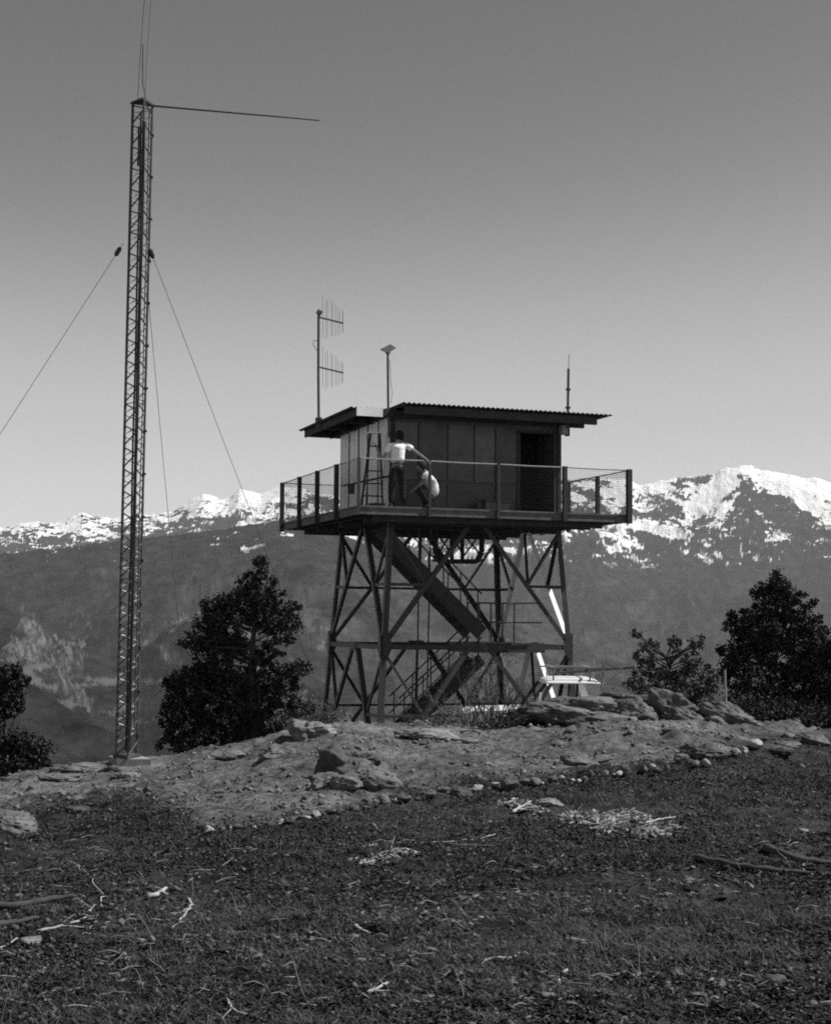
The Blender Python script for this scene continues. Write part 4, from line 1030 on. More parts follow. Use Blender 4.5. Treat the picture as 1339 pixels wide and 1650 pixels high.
# ------------------------------------------------------------------ ground litter (uncountable)
def scatter(n, pxr, Yr, keep, seed):
    rng = np.random.default_rng(seed); Yv = np.exp(rng.uniform(math.log(Yr[0]), math.log(Yr[1]), n*3)); pxs = rng.uniform(pxr[0]-260, pxr[1]+260, n*3)
    X = (pxs-CX)/FPX*Yv; k = keep(X, Yv) > rng.uniform(0, 1, n*3); return X[k][:n], Yv[k][:n], rng
M_lit = attr_mat('dry_leaf_litter', .010, .12, rough=.9)
X, Y_, rng = scatter(300000, (-160, 1500), (5.0, 21), lambda a, b: (.08+.92*litter(a, b))*(.1+.9*sstep(.38, .58, vn(a*.7, b*1.3, 501)*.45+vn(a*2.3, b*3.4, 503)*.3+vn(a*7, b*8, 502)*.25)), 61)
n = len(X); Zb = gz(X, Y_)
a = rng.uniform(0, 2*math.pi, n); tl = rng.normal(0, .45, n); sz = rng.uniform(.0035, .0105, n)*(1+.05*Y_); el = rng.uniform(.4, 1.0, n)
dx = np.stack([np.cos(a)*np.cos(tl), np.sin(a)*np.cos(tl), np.sin(tl)], -1); t2 = rng.normal(0, .5, n); dy = np.stack([-np.sin(a)*np.cos(t2), np.cos(a)*np.cos(t2), np.sin(t2)], -1)
Cn = np.stack([X, Y_, Zb+.004+rng.uniform(0, .014, n)], -1); s_ = sz[:, None]; e_ = (sz*el)[:, None]
V = np.stack([Cn-dx*s_, Cn-dy*e_, Cn+dx*s_, Cn+dy*e_], 1).reshape(-1, 3)
sh = np.repeat(np.where(rng.uniform(0, 1, n) < .05, rng.uniform(.7, 2.2, n), rng.uniform(0, .6, n)**1.6), 4)
tag(npmesh('leaf_litter', V, np.arange(n*4).reshape(n, 4), M_lit, [('shade', 'POINT', sh)]), kind='stuff')
# dry grass and fine dead stems
M_grass = attr_mat('dry_grass', .012, .13, rough=.8)
X, Y_, rng = scatter(56000, (-160, 1500), (5.0, 20), lambda a, b: (.10+.90*litter(a, b))*sstep(.45, .72, vn(a*1.1, b*1.1, 511)*.55+vn(a*4, b*4, 512)*.45), 62)
tc = rng.choice(len(X), 1500, replace=False); pick = tc[rng.integers(0, len(tc), len(X))]; mk = rng.uniform(0, 1, len(X)) < .6
X = np.where(mk, X[pick]+rng.normal(0, .035, len(X)), X); Y_ = np.where(mk, Y_[pick]+rng.normal(0, .035, len(X)), Y_)
n = len(X); Zb = gz(X, Y_); a = rng.uniform(0, 2*math.pi, n); ln = rng.uniform(.02, .065, n)*(1+1.2*(rng.uniform(0, 1, n) < .03)); lean = rng.uniform(.6, 2.6, n); wd = .0011+.00006*Y_
base = np.stack([X, Y_, Zb-.004], -1); dr = np.stack([np.cos(a), np.sin(a), 0*a], -1); sd_ = np.stack([-np.sin(a), np.cos(a), 0*a], -1)*wd[:, None]
p1 = base+dr*(ln*.35*lean)[:, None]+np.array([0, 0, 1])*(ln*.55)[:, None]; p2 = base+dr*(ln*.9*lean)[:, None]+np.array([0, 0, 1])*(ln*.75)[:, None]
V = np.stack([base-sd_, base+sd_, p1+sd_*.8, p1-sd_*.8, p2+sd_*.2, p2-sd_*.2], 1).reshape(-1, 3); I = np.arange(n)[:, None]*6
F = np.concatenate([I+np.array([0, 1, 2, 3]), I+np.array([3, 2, 4, 5])])
tag(npmesh('dry_grass', V, F, M_grass, [('shade', 'POINT', np.repeat(rng.uniform(0, 1, n)**1.5, 6))]), kind='stuff')
# gravel and clods
def pebbles(name, n, pxr, Yr, keep, lo_, hi_, m, seed, pw=3.0):
    X, Y_, rng = scatter(n, pxr, Yr, keep, seed); n = len(X); Zb = gz(X, Y_); s = lo_+(hi_-lo_)*rng.uniform(0, 1, n)**pw
    oc = np.array([[1, 0, 0], [0, 1, 0], [-1, 0, 0], [0, -1, 0], [.1, .1, .75], [0, 0, -.7], [.7, .7, .35], [-.7, .6, .4]])
    f = np.array([[0, 6, 4], [6, 1, 4], [1, 7, 4], [7, 2, 4], [2, 3, 4], [3, 0, 4], [0, 5, 6], [6, 5, 1], [1, 5, 7], [7, 5, 2], [2, 5, 3], [3, 5, 0]])
    a = rng.uniform(0, 6.3, n); ca, sa = np.cos(a), np.sin(a); jit = rng.uniform(.65, 1.3, (n, 8, 3)); P = oc[None]*jit*s[:, None, None]*np.array([1, .8, 1.0])
    V = np.stack([P[..., 0]*ca[:, None]-P[..., 1]*sa[:, None]+X[:, None], P[..., 0]*sa[:, None]+P[..., 1]*ca[:, None]+Y_[:, None], P[..., 2]+(Zb+s*.15)[:, None]], -1).reshape(-1, 3)
    F = (np.arange(n)[:, None, None]*8+f[None]).reshape(-1, 3)
    tag(npmesh(name, V, F, m, [('shade', 'POINT', np.repeat(rng.uniform(0, 1, n), 8))]), kind='stuff')
M_peb = attr_mat('gravel', .05, .2, rough=.95)
pebbles('gravel', 16000, (-160, 1500), (11, 25), lambda a, b: (.02+.98*(1-litter(a, b)))*sstep(.35, .7, vn(a*1.3, b*1.3, 521)*.6+vn(a*5, b*5, 522)*.4), .005, .05, M_peb, 63, 6)
M_clod = attr_mat('dark_clods', .03, .12, rough=.95)
pebbles('clods', 9000, (-160, 1500), (5, 18), lambda a, b: litter(a, b)*sstep(.4, .7, vn(a*1.5, b*1.5, 531)), .005, .028, M_clod, 64, 4)
M_flake = attr_mat('bark_flakes', .012, .2, rough=.9)
X, Y_, rng = scatter(6500, (-160, 1500), (5, 19), lambda a, b: litter(a, b)*sstep(.42, .66, vn(a*1.3, b*2.0, 541)*.6+vn(a*4, b*5, 542)*.4), 65)
n = len(X); Zb = gz(X, Y_); a = rng.uniform(0, 2*math.pi, n); L_ = rng.uniform(.008, .03, n)*(1+.9*(rng.uniform(0, 1, n) < .06)); W_2 = L_*rng.uniform(.15, .5, n); tl = rng.normal(0, .22, n)
dx = np.stack([np.cos(a)*np.cos(tl), np.sin(a)*np.cos(tl), np.sin(tl)], -1)*L_[:, None]; dy = np.stack([-np.sin(a), np.cos(a), rng.normal(0, .35, n)], -1)*W_2[:, None]
Cn = np.stack([X, Y_, Zb+.012], -1); T_ = np.array([0, 0, .004]); j_ = lambda: rng.uniform(.55, 1.15, n)[:, None]
q4 = [Cn-dx*j_()-dy*j_(), Cn+dx*j_()-dy*j_(), Cn+dx*j_()+dy*j_(), Cn-dx*j_()+dy*j_()]
V = np.stack(q4+[q+T_ for q in q4], 1).reshape(-1, 3); F = (np.arange(n)[:, None, None]*8+np.array([[3, 2, 1, 0], [4, 5, 6, 7], [0, 1, 5, 4], [1, 2, 6, 5], [2, 3, 7, 6], [3, 0, 4, 7]])[None]).reshape(-1, 4)
tag(npmesh('bark_flakes', V, F, M_flake, [('shade', 'POINT', np.repeat(rng.uniform(0, 1, n)**2.2, 8))]), kind='stuff')
# half buried stones strewn over the bare slope
rnd = random.Random(91)
for i in range(70):
    px = rnd.uniform(30, 1320); py = np.interp(px, XR, YR)+8+rnd.random()**1.3*(np.interp(px, LX, LY)-np.interp(px, XR, YR)-12)
    b = G(px, py); k = b.y/FPX; w_ = rnd.choice((8, 10, 14, 20, 28))*rnd.uniform(.7, 1.2); s_ = w_*k
    o = bpy.data.objects.new('half_buried_stone', protos[(1, 2, 4, 5, 7, 8)[rnd.randrange(6)]]); COL.objects.link(o)
    o.scale = (s_*1.2, s_, s_*rnd.uniform(.5, .9)); o.rotation_euler = (rnd.uniform(-.25, .25), rnd.uniform(-.25, .25), rnd.uniform(0, 6)); o.location = b-Vector((0, 0, s_*.02))
    tag(o, 'small half buried stone strewn on the bare slope', 'stone', 'stones strewn over the bare slope')
# a heap of splintered chips right of centre and a smaller one in the middle
def chips(label, cpx, n, seed, spread, hgt, sz0):
    rng = np.random.default_rng(seed); mb = MB(); rnd = random.Random(seed)
    for i in range(n):
        cx_, cy_ = rnd.choice(cpx); b = G(cx_+rnd.gauss(0, spread), cy_+rnd.gauss(0, spread*.28))
        L_ = (rnd.random()**3*1.9+.25)*sz0; a = rnd.uniform(0, math.pi); d = Vector((math.cos(a), math.sin(a), rnd.gauss(0, .35)))*L_
        b.z += rnd.random()**1.5*hgt; w0 = rnd.uniform(.004, .02)*(1 if L_ < sz0 else .6); sd2 = Vector((-math.sin(a), math.cos(a), rnd.gauss(0, .5))).normalized()*w0
        p = b-d*.5; q = b+d*.5; e = Vector((rnd.gauss(0, .2), rnd.gauss(0, .2), 0))*L_; th = Vector((0, 0, rnd.uniform(.002, .008)))
        mb.hexa([p-sd2, q-sd2*.3+e, q+sd2*.5+e, p+sd2*rnd.uniform(.2, 1.2), p-sd2+th, q-sd2*.3+e+th, q+sd2*.5+e+th, p+sd2*.8+th])
    o = mb.build('wood_chips', M_chip); tag(o, label, 'wood chips', None, 'stuff')
M_chip = mat('split_wood', .27, .85, 0, .75, 5)
chips('heap of pale splintered wood chips on the dark litter', [(930, 1322), (965, 1325), (1000, 1330), (1035, 1330), (1060, 1342), (980, 1338), (1010, 1322), (1040, 1348)], 900, 71, 14, .05, .08)
chips('small scatter of pale wood chips above the middle litter', [(590, 1395), (610, 1388), (630, 1380), (650, 1378)], 120, 72, 9, .02, .05)
chips('broken chips and bark near the stone row', [(830, 1300), (850, 1304), (820, 1296), (870, 1310)], 150, 73, 10, .03, .06)
# sticks
M_stick = mat('bleached_wood', .34, .75, 0, .3, 18); M_stickd = mat('dark_dead_wood', .05, .9, 0, .4, 14, .004)
def stick(label, pts, wpx, m=None, lift=.005, name='stick', cat='stick', arc=0.0, branch=None, group=None):
    P = [G(*p) for p in pts]; n = len(P)
    for i, p in enumerate(P): p.z += lift+arc*math.sin(math.pi*i/max(1, n-1))
    # resample to a smooth curve
    Q = []
    for i in range(n-1):
        p0 = P[max(0, i-1)]; p1 = P[i]; p2 = P[i+1]; p3 = P[min(n-1, i+2)]
        for k in range(5):
            t = k/5; Q.append(.5*((2*p1)+(p2-p0)*t+(2*p0-5*p1+4*p2-p3)*t*t+(3*p1-p0-3*p2+p3)*t**3))
    Q.append(P[-1])
    rs = random.Random(label); ln_ = (Q[-1]-Q[0]).length
    for i in range(1, len(Q)): Q[i] = Q[i]+Vector((rs.gauss(0, 1), rs.gauss(0, 1), rs.gauss(0, .5)))*min(.015, ln_*.006)
    r0 = wpx*P[0].y/FPX*.5
    rr = [r0*(1-.55*i/(len(Q)-1))*(1+.18*math.sin(i*1.3)*math.sin(i*.7)) for i in range(len(Q))]
    rr[0] *= .6
    mb = MB().tube(Q, rr, 7)
    for _ in range(2 if name == 'stick' and ln_ > .25 else 0):
        j = rs.randrange(2, len(Q)-2); dq = (Q[j+1]-Q[j]).normalized(); sdv = Vector((-dq.y, dq.x, rs.uniform(-.1, .5)))*rs.choice((-1, 1)); L2 = ln_*rs.uniform(.12, .3)
        mb.tube([Q[j], Q[j]+(dq*.7+sdv*.7)*L2*.5, Q[j]+(dq*1.3+sdv*1.1+Vector((0, 0, rs.uniform(-.2, .2))))*L2], [rr[j]*.6, rr[j]*.45, rr[j]*.2], 5)
    if branch:
        B = [G(*p) for p in branch]; 
        for p in B: p.z += lift
        mb.tube(B, [r0*.7]*(len(B)-1)+[r0*.3], 6)
    solo(mb, name, m or M_stick, label, cat, group, True)
stick('forked bleached stick standing out at left centre', [(302, 1450), (308, 1466), (298, 1480), (276, 1500)], 5, arc=.02, branch=[(307, 1468), (318, 1474), (328, 1478)])
stick('long pale stick running up right at the left foreground', [(58, 1506), (95, 1495), (140, 1483), (177, 1474)], 5)
stick('short pale stick crossing above the long left one', [(140, 1478), (148, 1466), (158, 1458)], 6)
stick('thin straight twig leaning across the left litter', [(172, 1468), (150, 1435), (128, 1410), (108, 1388)], 2.2, arc=.05)
stick('white peeled chunk of wood at the left centre', [(236, 1452), (252, 1448), (268, 1440)], 10, M_stick, .02, 'wood_chunk', 'wood', 0, [(250, 1449), (260, 1447), (270, 1449)])
stick('pale stick at the left edge running out of view', [(-12, 1534), (8, 1528), (28, 1517)], 5)
stick('short bleached stick below the left wedge stone', [(44, 1582), (60, 1572), (78, 1558)], 5)
stick('bare wand curving along the bottom left corner', [(-6, 1606), (10, 1618), (24, 1632)], 4)
stick('thick brown branch piece near the bottom left', [(158, 1612), (185, 1606), (222, 1606)], 9, mat('brown_wood', .12, .85, 0, .3, 14, .003))
stick('curved thin root in the lower left centre', [(366, 1612), (370, 1632), (385, 1644), (430, 1648)], 4, arc=.02)
stick('bleached bent stick at the bottom centre', [(590, 1607), (608, 1600), (622, 1592), (640, 1588)], 7, arc=.015)
stick('short charred upright stub beside the bent stick', [(579, 1608), (574, 1590)], 11, M_stickd, .0, 'burnt_stub', 'stump')
stick('short straight pale stick right of the bottom centre', [(670, 1624), (684, 1618), (698, 1612)], 6)
stick('pale slanting stick near the bottom centre right', [(745, 1632), (760, 1636), (774, 1640)], 6)
stick('white forked twig in the middle right litter', [(778, 1554), (800, 1550), (825, 1546), (840, 1536)], 5)
stick('long grey stick lying flat at the lower right centre', [(802, 1616), (840, 1616), (880, 1616), (898, 1620)], 5)
stick('small pale curved chip alone in the middle litter', [(572, 1498), (580, 1504), (596, 1507)], 7)
stick('long thin pale pole lying across the middle litter', [(583, 1368), (640, 1361), (700, 1360), (760, 1355), (800, 1346)], 3.4)
stick('arched twig below the long thin pole', [(600, 1385), (630, 1372), (655, 1370), (678, 1379)], 3)
stick('hooked bleached stick at the lower right', [(914, 1566), (902, 1576), (902, 1590), (912, 1596)], 6)
stick('short round pale log end in the right foreground', [(917, 1523), (942, 1525)], 12, mat('brown_wood', .12), .02, 'log_piece', 'wood')
stick('straight tan stick at the lower right', [(1016, 1576), (1040, 1573), (1058, 1570)], 5)
stick('long pale stick leaving the bottom edge right of centre', [(888, 1620), (915, 1614), (950, 1608)], 5)
stick('small pale stick near the bottom right', [(1060, 1599), (1072, 1601), (1083, 1601)], 4)
stick('short slanted stick in the bottom right litter', [(1150, 1616), (1160, 1606)], 4)
stick('thick dark fallen branch across the right foreground', [(1232, 1372), (1262, 1382), (1300, 1392), (1352, 1400)], 15, M_stickd, .02, 'fallen_branch', 'branch')
stick('dark fallen branch low in the right foreground beneath the thick one', [(1120, 1386), (1170, 1398), (1230, 1406), (1300, 1414), (1352, 1420)], 12, M_stickd, .02, 'fallen_branch', 'branch')
stick('dark rotten log in the left foreground', [(-20, 1470), (30, 1468), (80, 1460), (122, 1456)], 14, M_stickd, .03, 'fallen_log', 'log')
stick('second dark rotten log below the first at left', [(-20, 1498), (20, 1494), (62, 1488)], 14, M_stickd, .02, 'fallen_log', 'log')
stick('pale crossed stick on the chip heap', [(1040, 1338), (1062, 1334), (1088, 1328)], 4, lift=.05)
stick('bleached root lying by the stone row right of centre', [(826, 1316), (838, 1308), (856, 1298)], 6, lift=.03, branch=[(838, 1308), (832, 1300)])
stick('pale twig on the crest right of the twiggy shrub', [(742, 1180), (766, 1180), (790, 1190)], 4)
rnd = random.Random(77)
wd_ = [('wisp', 0)]
mm = MB()
for i in range(230):
    px = rnd.uniform(-20, 1360); py = rnd.uniform(1350, 1640); b = G(px, py, .008); L_ = rnd.uniform(.03, .14); a = rnd.uniform(-.9, .9)+(math.pi if rnd.random() < .5 else 0)
    d = Vector((math.cos(a), math.sin(a), 0)); q1 = b+d*L_*.5+Vector((rnd.gauss(0, .012), rnd.gauss(0, .012), rnd.uniform(0, .02))); q2 = b+d*L_
    q2.z = gzs(q2.x, q2.y)+rnd.uniform(.006, .03); mm.tube([b, q1, q2], [.0035, .003, .0015], 4, False)
tag(mm.build('dead_twigs', mat('twig_wood', .2, .85, 0, .4, 14)), kind='stuff')
# tall thin dead stems
mm = MB()
for i in range(46):
    px = rnd.choice((rnd.uniform(120, 330), rnd.uniform(480, 760), rnd.uniform(900, 1300))); py = rnd.uniform(1400, 1620); b = G(px, py); h = rnd.uniform(.06, .2); p = b.copy(); d = Vector((rnd.gauss(0, .35), rnd.gauss(0, .35), 1)).normalized(); pts = [p.copy()]
    for k in range(5):
        d = (d+Vector((rnd.gauss(0, .16), rnd.gauss(0, .16), -.06))).normalized(); p = p+d*h/5; pts.append(p.copy())
    mm.tube(pts, [.0018]*5+[.001], 4, False)
tag(mm.build('dead_stems', mat('twig_wood', .2)), kind='stuff')

# ------------------------------------------------------------------ stakes and posts near the mound
for (x, y0, y1, w_, lb) in ((1160, 1090, 1150, 3.0, 'left of two thin pale stakes by the right oak'), (1168, 1080, 1148, 3.2, 'right and taller of two thin pale stakes by the right oak')):
    a = at(x, y0, 23.9); b = at(x+1, y1, 23.9); b.z = min(b.z, gzs(b.x, b.y)); solo(MB().tube([b, a.lerp(b, .5)+Vector((.01, 0, 0)), a], w_*23.9/FPX*.5, 6), 'stake', M_stick, lb, 'stake')
a = at(856, 1124, 23.9); b = at(864, 1158, 23.9); b.z = gzs(b.x, b.y)-.1
solo(MB().bar(b, a, .085, .06, (0, 1, 0)), 'post', M_stick, 'short pale wooden post leaning on the crest behind the twigs', 'post')

# ------------------------------------------------------------------ parked pickup behind the mound
PY_ = 29.5; kx = PY_/FPX
tr = at(880, 1097, PY_); zr = at(920, 1093.0, PY_).z; gp = zr-1.86
truck = thing('pickup_truck', 'pale roofed pickup with an overhead rack, parked between the rock mound and the tower', 'pickup truck', (at(920, 1100, PY_).x, PY_+.8, gp))
M_paint = mat('pale_paint', .75, .3, 0, .06, 3, spec=.5); M_glass = mat('clear_glass', .02, .05, 0, .02, 3, spec=.5); M_glass.node_tree.nodes['Principled BSDF'].inputs['Alpha'].default_value = .3; M_tyre = mat('tyre_rubber', .02, .9, 0, .2, 9); M_chrome = mat('chrome', .6, .2, 1, .1, 5)
x0 = at(880, 1100, PY_).x; x1 = at(966, 1100, PY_).x; y0 = PY_; y1 = PY_+1.6; zb_ = zr-.62     # cab
def lerp(a, b, t): return a+(b-a)*t
# roof: crowned shell
rv = []; rfc = []; nx, ny = 14, 10
for j in range(ny+1):
    for i in range(nx+1):
        u_, v_ = i/nx, j/ny; ed = 1-(abs(2*u_-1)**5); ev = 1-(abs(2*v_-1)**5)
        rv.append((lerp(x0-.03, x1+.02, u_), lerp(y0-.03, y1+.03, v_), zr-.09+.09*(ed*ev)**.5))
nt_ = len(rv); rv += [(a, b, zr-.115) for a, b, c in rv]
for j in range(ny):
    for i in range(nx):
        a = j*(nx+1)+i; rfc.append((a, a+1, a+nx+2, a+nx+1)); rfc.append((nt_+a, nt_+a+nx+1, nt_+a+nx+2, nt_+a+1))
per = [i for i in range(nx+1)]+[(nx+1)*j+nx for j in range(1, ny+1)]+[(nx+1)*ny+i for i in range(nx-1, -1, -1)]+[(nx+1)*j for j in range(ny-1, 0, -1)]
for a, b in zip(per, per[1:]+per[:1]): rfc.append((a, nt_+a, nt_+b, b))
MB().add(rv, rfc).build('roof', M_paint, truck, True)
# pillars
pm = MB()
for y in (y0+.03, y1-.03):
    MB().bar((x0+.0, y, zr-.1), (x0-.38, y-.0, zb_), .05, .06).build('front_pillar', M_trim, truck); MB().bar((x0+.62, y, zr-.1), (x0+.6, y, zb_), .04, .05).build('door_pillar', M_trim, truck)
pm.add([(x1-.30, y0, zr-.1), (x1, y0, zr-.1), (x1+.02, y0, zb_), (x1-.12, y0, zb_), (x1-.30, y0+.05, zr-.1), (x1, y0+.05, zr-.1), (x1+.02, y0+.05, zb_), (x1-.12, y0+.05, zb_)], [(0, 3, 2, 1), (4, 5, 6, 7), (0, 1, 5, 4), (1, 2, 6, 5), (2, 3, 7, 6), (3, 0, 4, 7)])
pm.build('rear_pillar', M_paint, truck); pm = MB()
pm.add([(x1-.30, y1-.05, zr-.1), (x1, y1-.05, zr-.1), (x1+.02, y1-.05, zb_), (x1-.12, y1-.05, zb_), (x1-.30, y1, zr-.1), (x1, y1, zr-.1), (x1+.02, y1, zb_), (x1-.12, y1, zb_)], [(0, 3, 2, 1), (4, 5, 6, 7), (0, 1, 5, 4), (1, 2, 6, 5), (2, 3, 7, 6), (3, 0, 4, 7)])
pm.build('rear_pillar', M_paint, truck)
# lower body: hood, doors, bed as one profile extruded
prof = [(x0-1.55, zb_-.62), (x0-1.6, zb_-.1), (x0-1.5, zb_-.04), (x0-.42, zb_), (x1+.05, zb_), (x1+.07, zb_-.02), (x1+2.0, zb_-.04), (x1+2.03, zb_-.62), (x1+1.25, zb_-.66), (x1+1.2, zb_-.4), (x1+.85, zb_-.32), (x1+.5, zb_-.4), (x1+.35, zb_-.68), (x0-.4, zb_-.7), (x0-.55, zb_-.42), (x0-.85, zb_-.33), (x0-1.2, zb_-.42), (x0-1.32, zb_-.66)]
bd = MB(); n = len(prof); bd.add([(a, y0-.08, b) for a, b in prof]+[(a, y1+.08, b) for a, b in prof], [tuple(range(n)), tuple(range(2*n-1, n-1, -1))]+[(i, i+n, (i+1) % n+n, (i+1) % n) for i in range(n)])
body = bd.build('body', M_paint, truck)
MB().box((x1+.12, y0+.0, zb_-.035), (x1+1.96, y1+.0, zb_-.012)).build('bed_cover', M_tyre, truck)
for (cx_) in (x0-.87, x1+.85):
    for y in (y0-.02, y1+.02):
        wv = MB(); wv.tube([(cx_, y-.1, zb_-.78), (cx_, y+.1, zb_-.78)], .36, 20); wo = wv.build('wheel', M_tyre, truck)
        MB().tube([(cx_, y-.115, zb_-.78), (cx_, y+.115, zb_-.78)], .19, 16).build('rim', M_chrome, wo)
# seats, mirror, grab rail, windscreen frame visible through the open glass
MB().add([(x0-.36, y0+.06, zb_), (x0+.0, y0+.06, zr-.12), (x0+.0, y1-.06, zr-.12), (x0-.36, y1-.06, zb_)], [(0, 1, 2, 3)]).build('windscreen', M_glass, truck)
st = MB(); st.box((x0+.55, y0+.15, zb_-.4), (x0+.75, y1-.15, zb_+.16)); st.build('seat', M_tyre, truck)
hm = MB(); hm.bar((x0-.12, y0-.12, zb_+.12), (x0-.1, y0-.12, zb_+.34), .05, .16); hm.build('mirror', M_chrome, truck)
rk_ = MB()
for x in (x0+.15, x1-.18):
    for y in (y0+.08, y1-.08): rk_.bar((x, y, zr-.04), (x, y, zr+.2), .03, .03)
    rk_.bar((x, y0, zr+.2), (x, y1, zr+.2), .035, .035)
for y in (y0+.08, y1-.08): rk_.bar((x0+.0, y, zr+.18), (x1+.5, y, zr+.2), .03, .03)
rk_.bar((x1+.08, y0+.05, zr+.33), (x1+.06, y0+.05, zb_), .04, .04); rk_.bar((x1+.06, y1-.05, zr+.33), (x1+.06, y1-.05, zb_), .04, .04); rk_.bar((x1+.08, y0+.05, zr+.3), (x1+.45, y0+.05, zr+.18), .03, .03)
rk_.build('overhead_rack', M_galv, truck)
pole = MB(); pole.tube([at(892, 1085.5, PY_+.3), at(1022, 1075, PY_+.3)], .03, 7); solo(pole, 'pole', M_mast, 'long thin pole laid on the rack of the pickup and sticking out to the right', 'pole')
for x in (x0+.15, x1-.18): pass

# ------------------------------------------------------------------ people on the deck
M_skin = mat('skin', .22, .6, 0, .1, 8); M_shirt = mat('white_shirt', .80, .85, 0, .06, 12, .045, 5); M_trou = mat('dark_trousers', .008, .9, 0, .3, 10, .006, 20); M_hair = mat('dark_hair', .005, .7, 0, .3, 30, .004); M_shoe = mat('dark_shoes', .015, .6, 0, .2, 10)
def skin(name, verts, edges, rad, m, parent, sub=2, rootv=0):
    me = bpy.data.meshes.new(name); t = root_loc(parent) if parent else Vector((0, 0, 0)); me.from_pydata([Vector(v)-t for v in verts], edges, []); me.materials.append(m)
    o = bpy.data.objects.new(name, me); COL.objects.link(o)
    if parent: o.parent = parent
    md = o.modifiers.new('skin', 'SKIN'); md.use_smooth_shade = True; md.branch_smoothing = .4
    sv = me.skin_vertices[0].data
    for i, r_ in enumerate(rad):
        sv[i].radius = r_ if hasattr(r_, '__len__') else (r_, r_)
    for i in range(len(rad)): sv[i].use_root = (i == rootv)
    sb = o.modifiers.new('smooth', 'SUBSURF'); sb.levels = sub; sb.render_levels = sub
    return o
def hand(o_mb, wrist, d, up, parent_pts):
    """five separate fingers as tapered chains leaving a palm; returns nothing"""
def person(label, J, foot, tshift):
    """J: joints in deck coordinates"""
    root = thing('person', label, 'person', foot)
    return root
WT = .50
def W3(px, py, dt=0.0): return onplane(px, py, WT+dt)
def fingers(root_v, d, side, curl, L_=.085, parent=None):
    """skinned fingers: d = direction, side = across the palm, curl = closing direction"""
    for k, (off, ln) in enumerate(((-.03, .8), (-.01, 1.0), (.01, .95), (.03, .75))):
        a = root_v+side*off; pts = [a, a+d*L_*ln*.4, a+d*L_*ln*.65+curl*L_*ln*.3, a+d*L_*ln*.6+curl*L_*ln*.65]
        skin('finger', pts, [(0, 1), (1, 2), (2, 3)], [.0095, .009, .0085, .007], M_skin, parent, 1)
    a = root_v-side*.035-d*.05; pts = [a, a-side*.025+d*.03+curl*.015, a-side*.02+d*.055+curl*.035]
    skin('thumb', pts, [(0, 1), (1, 2)], [.011, .010, .008], M_skin, parent, 1)
# --- standing man, back to us, leaning slightly to the right hand rail
p = thing('person', 'standing man in white shirt and dark trousers, seen from behind, reaching for the rail', 'person', Vector((W3(641, 800).x, W3(641, 800).y, DZ)))
fz = DZ
pel = W3(640, 752); chest = W3(641, 727, .02); nk = W3(642, 712, .03)
shL = W3(628.5, 717, .02); shR = W3(655, 717, 0.0); elR = W3(671.5, 729, -.15); haR = W3(688.5, 741.5, -.56)
elL = W3(616, 741, .12); haL = W3(606, 719, .30)
hipL = W3(633.5, 755); hipR = W3(646.5, 755); knL = W3(631, 784, .03); knR = W3(648.5, 784, .05)
anL = W3(630.5, 806, .0); anR = W3(650, 806, .02); anL.z = fz+.09; anR.z = fz+.09
toL = anL+Vv*.13-U*.05-Vector((0, 0, .05)); toR = anR+Vv*.13+U*.04-Vector((0, 0, .05))
hd = W3(643.5, 704, .09)
V_ = [pel, pel.lerp(chest, .45), chest, nk, hd, shL, elL, haL, shR, elR, haR, hipL, knL, anL, hipR, knR, anR]
E_ = [(0, 1), (1, 2), (2, 3), (3, 4), (2, 5), (5, 6), (6, 7), (2, 8), (8, 9), (9, 10), (0, 11), (11, 12), (12, 13), (0, 14), (14, 15), (15, 16)]
rad_ = [(.11, .08), (.09, .07), (.10, .07), .045, .06, .05, .038, .028, .05, .038, .028, .08, .05, .036, .08, .05, .036]
skin('body', V_, E_, rad_, M_skin, p)
head = MB(); head.sphere(hd+Vector((0, 0, .0)), .104, (.86, 1.02, 1.15), 16, 12); head.sphere(hd+Vv*.095-Vector((0, 0, .02)), .018, (.8, 1.1, 1.3))
for sg in (-1, 1): head.sphere(hd+U*.078*sg-Vector((0, 0, .01)), .028, (.4, .8, 1.2)); head.sphere(hd+U*.03*sg+Vv*.083+Vector((0, 0, .01)), .011)
head.build('head', M_skin, p, True)
hr = MB(); hr.sphere(hd+Vector((0, 0, .026))-Vv*.018, .117, (.9, 1.0, 1.12), 16, 12); hr.build('hair', M_hair, p, True)
skin('shirt', [pel+Vector((0, 0, .06)), pel.lerp(chest, .45), chest, nk-Vector((0, 0, .03)), shL, shL.lerp(elL, .55), shR, shR.lerp(elR, .62), chest.lerp(nk, .55)], [(0, 1), (1, 2), (2, 8), (8, 3), (8, 4), (4, 5), (8, 6), (6, 7)], [(.17, .13), (.185, .14), (.21, .145), .07, .085, .075, .085, .075, (.17, .12)], M_shirt, p)
skin('trousers', [pel+Vector((0, 0, .09)), pel-Vector((0, 0, .02)), hipL, knL, anL+Vector((0, 0, .0)), hipR, knR, anR+Vector((0, 0, .0))], [(0, 1), (1, 2), (2, 3), (3, 4), (1, 5), (5, 6), (6, 7)], [(.165, .125), (.165, .135), .115, .09, .075, .115, .09, .075], M_trou, p)
for a, t_ in ((anL, toL), (anR, toR)): skin('shoe', [a-Vv*.05-Vector((0, 0, .04)), a.lerp(t_, .5)-Vector((0, 0, .03)), t_], [(0, 1), (1, 2)], [(.048, .05), (.048, .042), (.045, .03)], M_shoe, p, 2)
dR = (haR-elR).normalized(); hx = haR+dR*.03
skin('hand', [haR, hx+dR*.03], [(0, 1)], [.03, (.042, .02)], M_skin, p, 1); fingers(hx+dR*.045, dR, (-Vv*.6+U*.2).normalized(), Vector((0, 0, -1)), .085, p)
dL = (haL-elL).normalized(); hx = haL+dL*.03
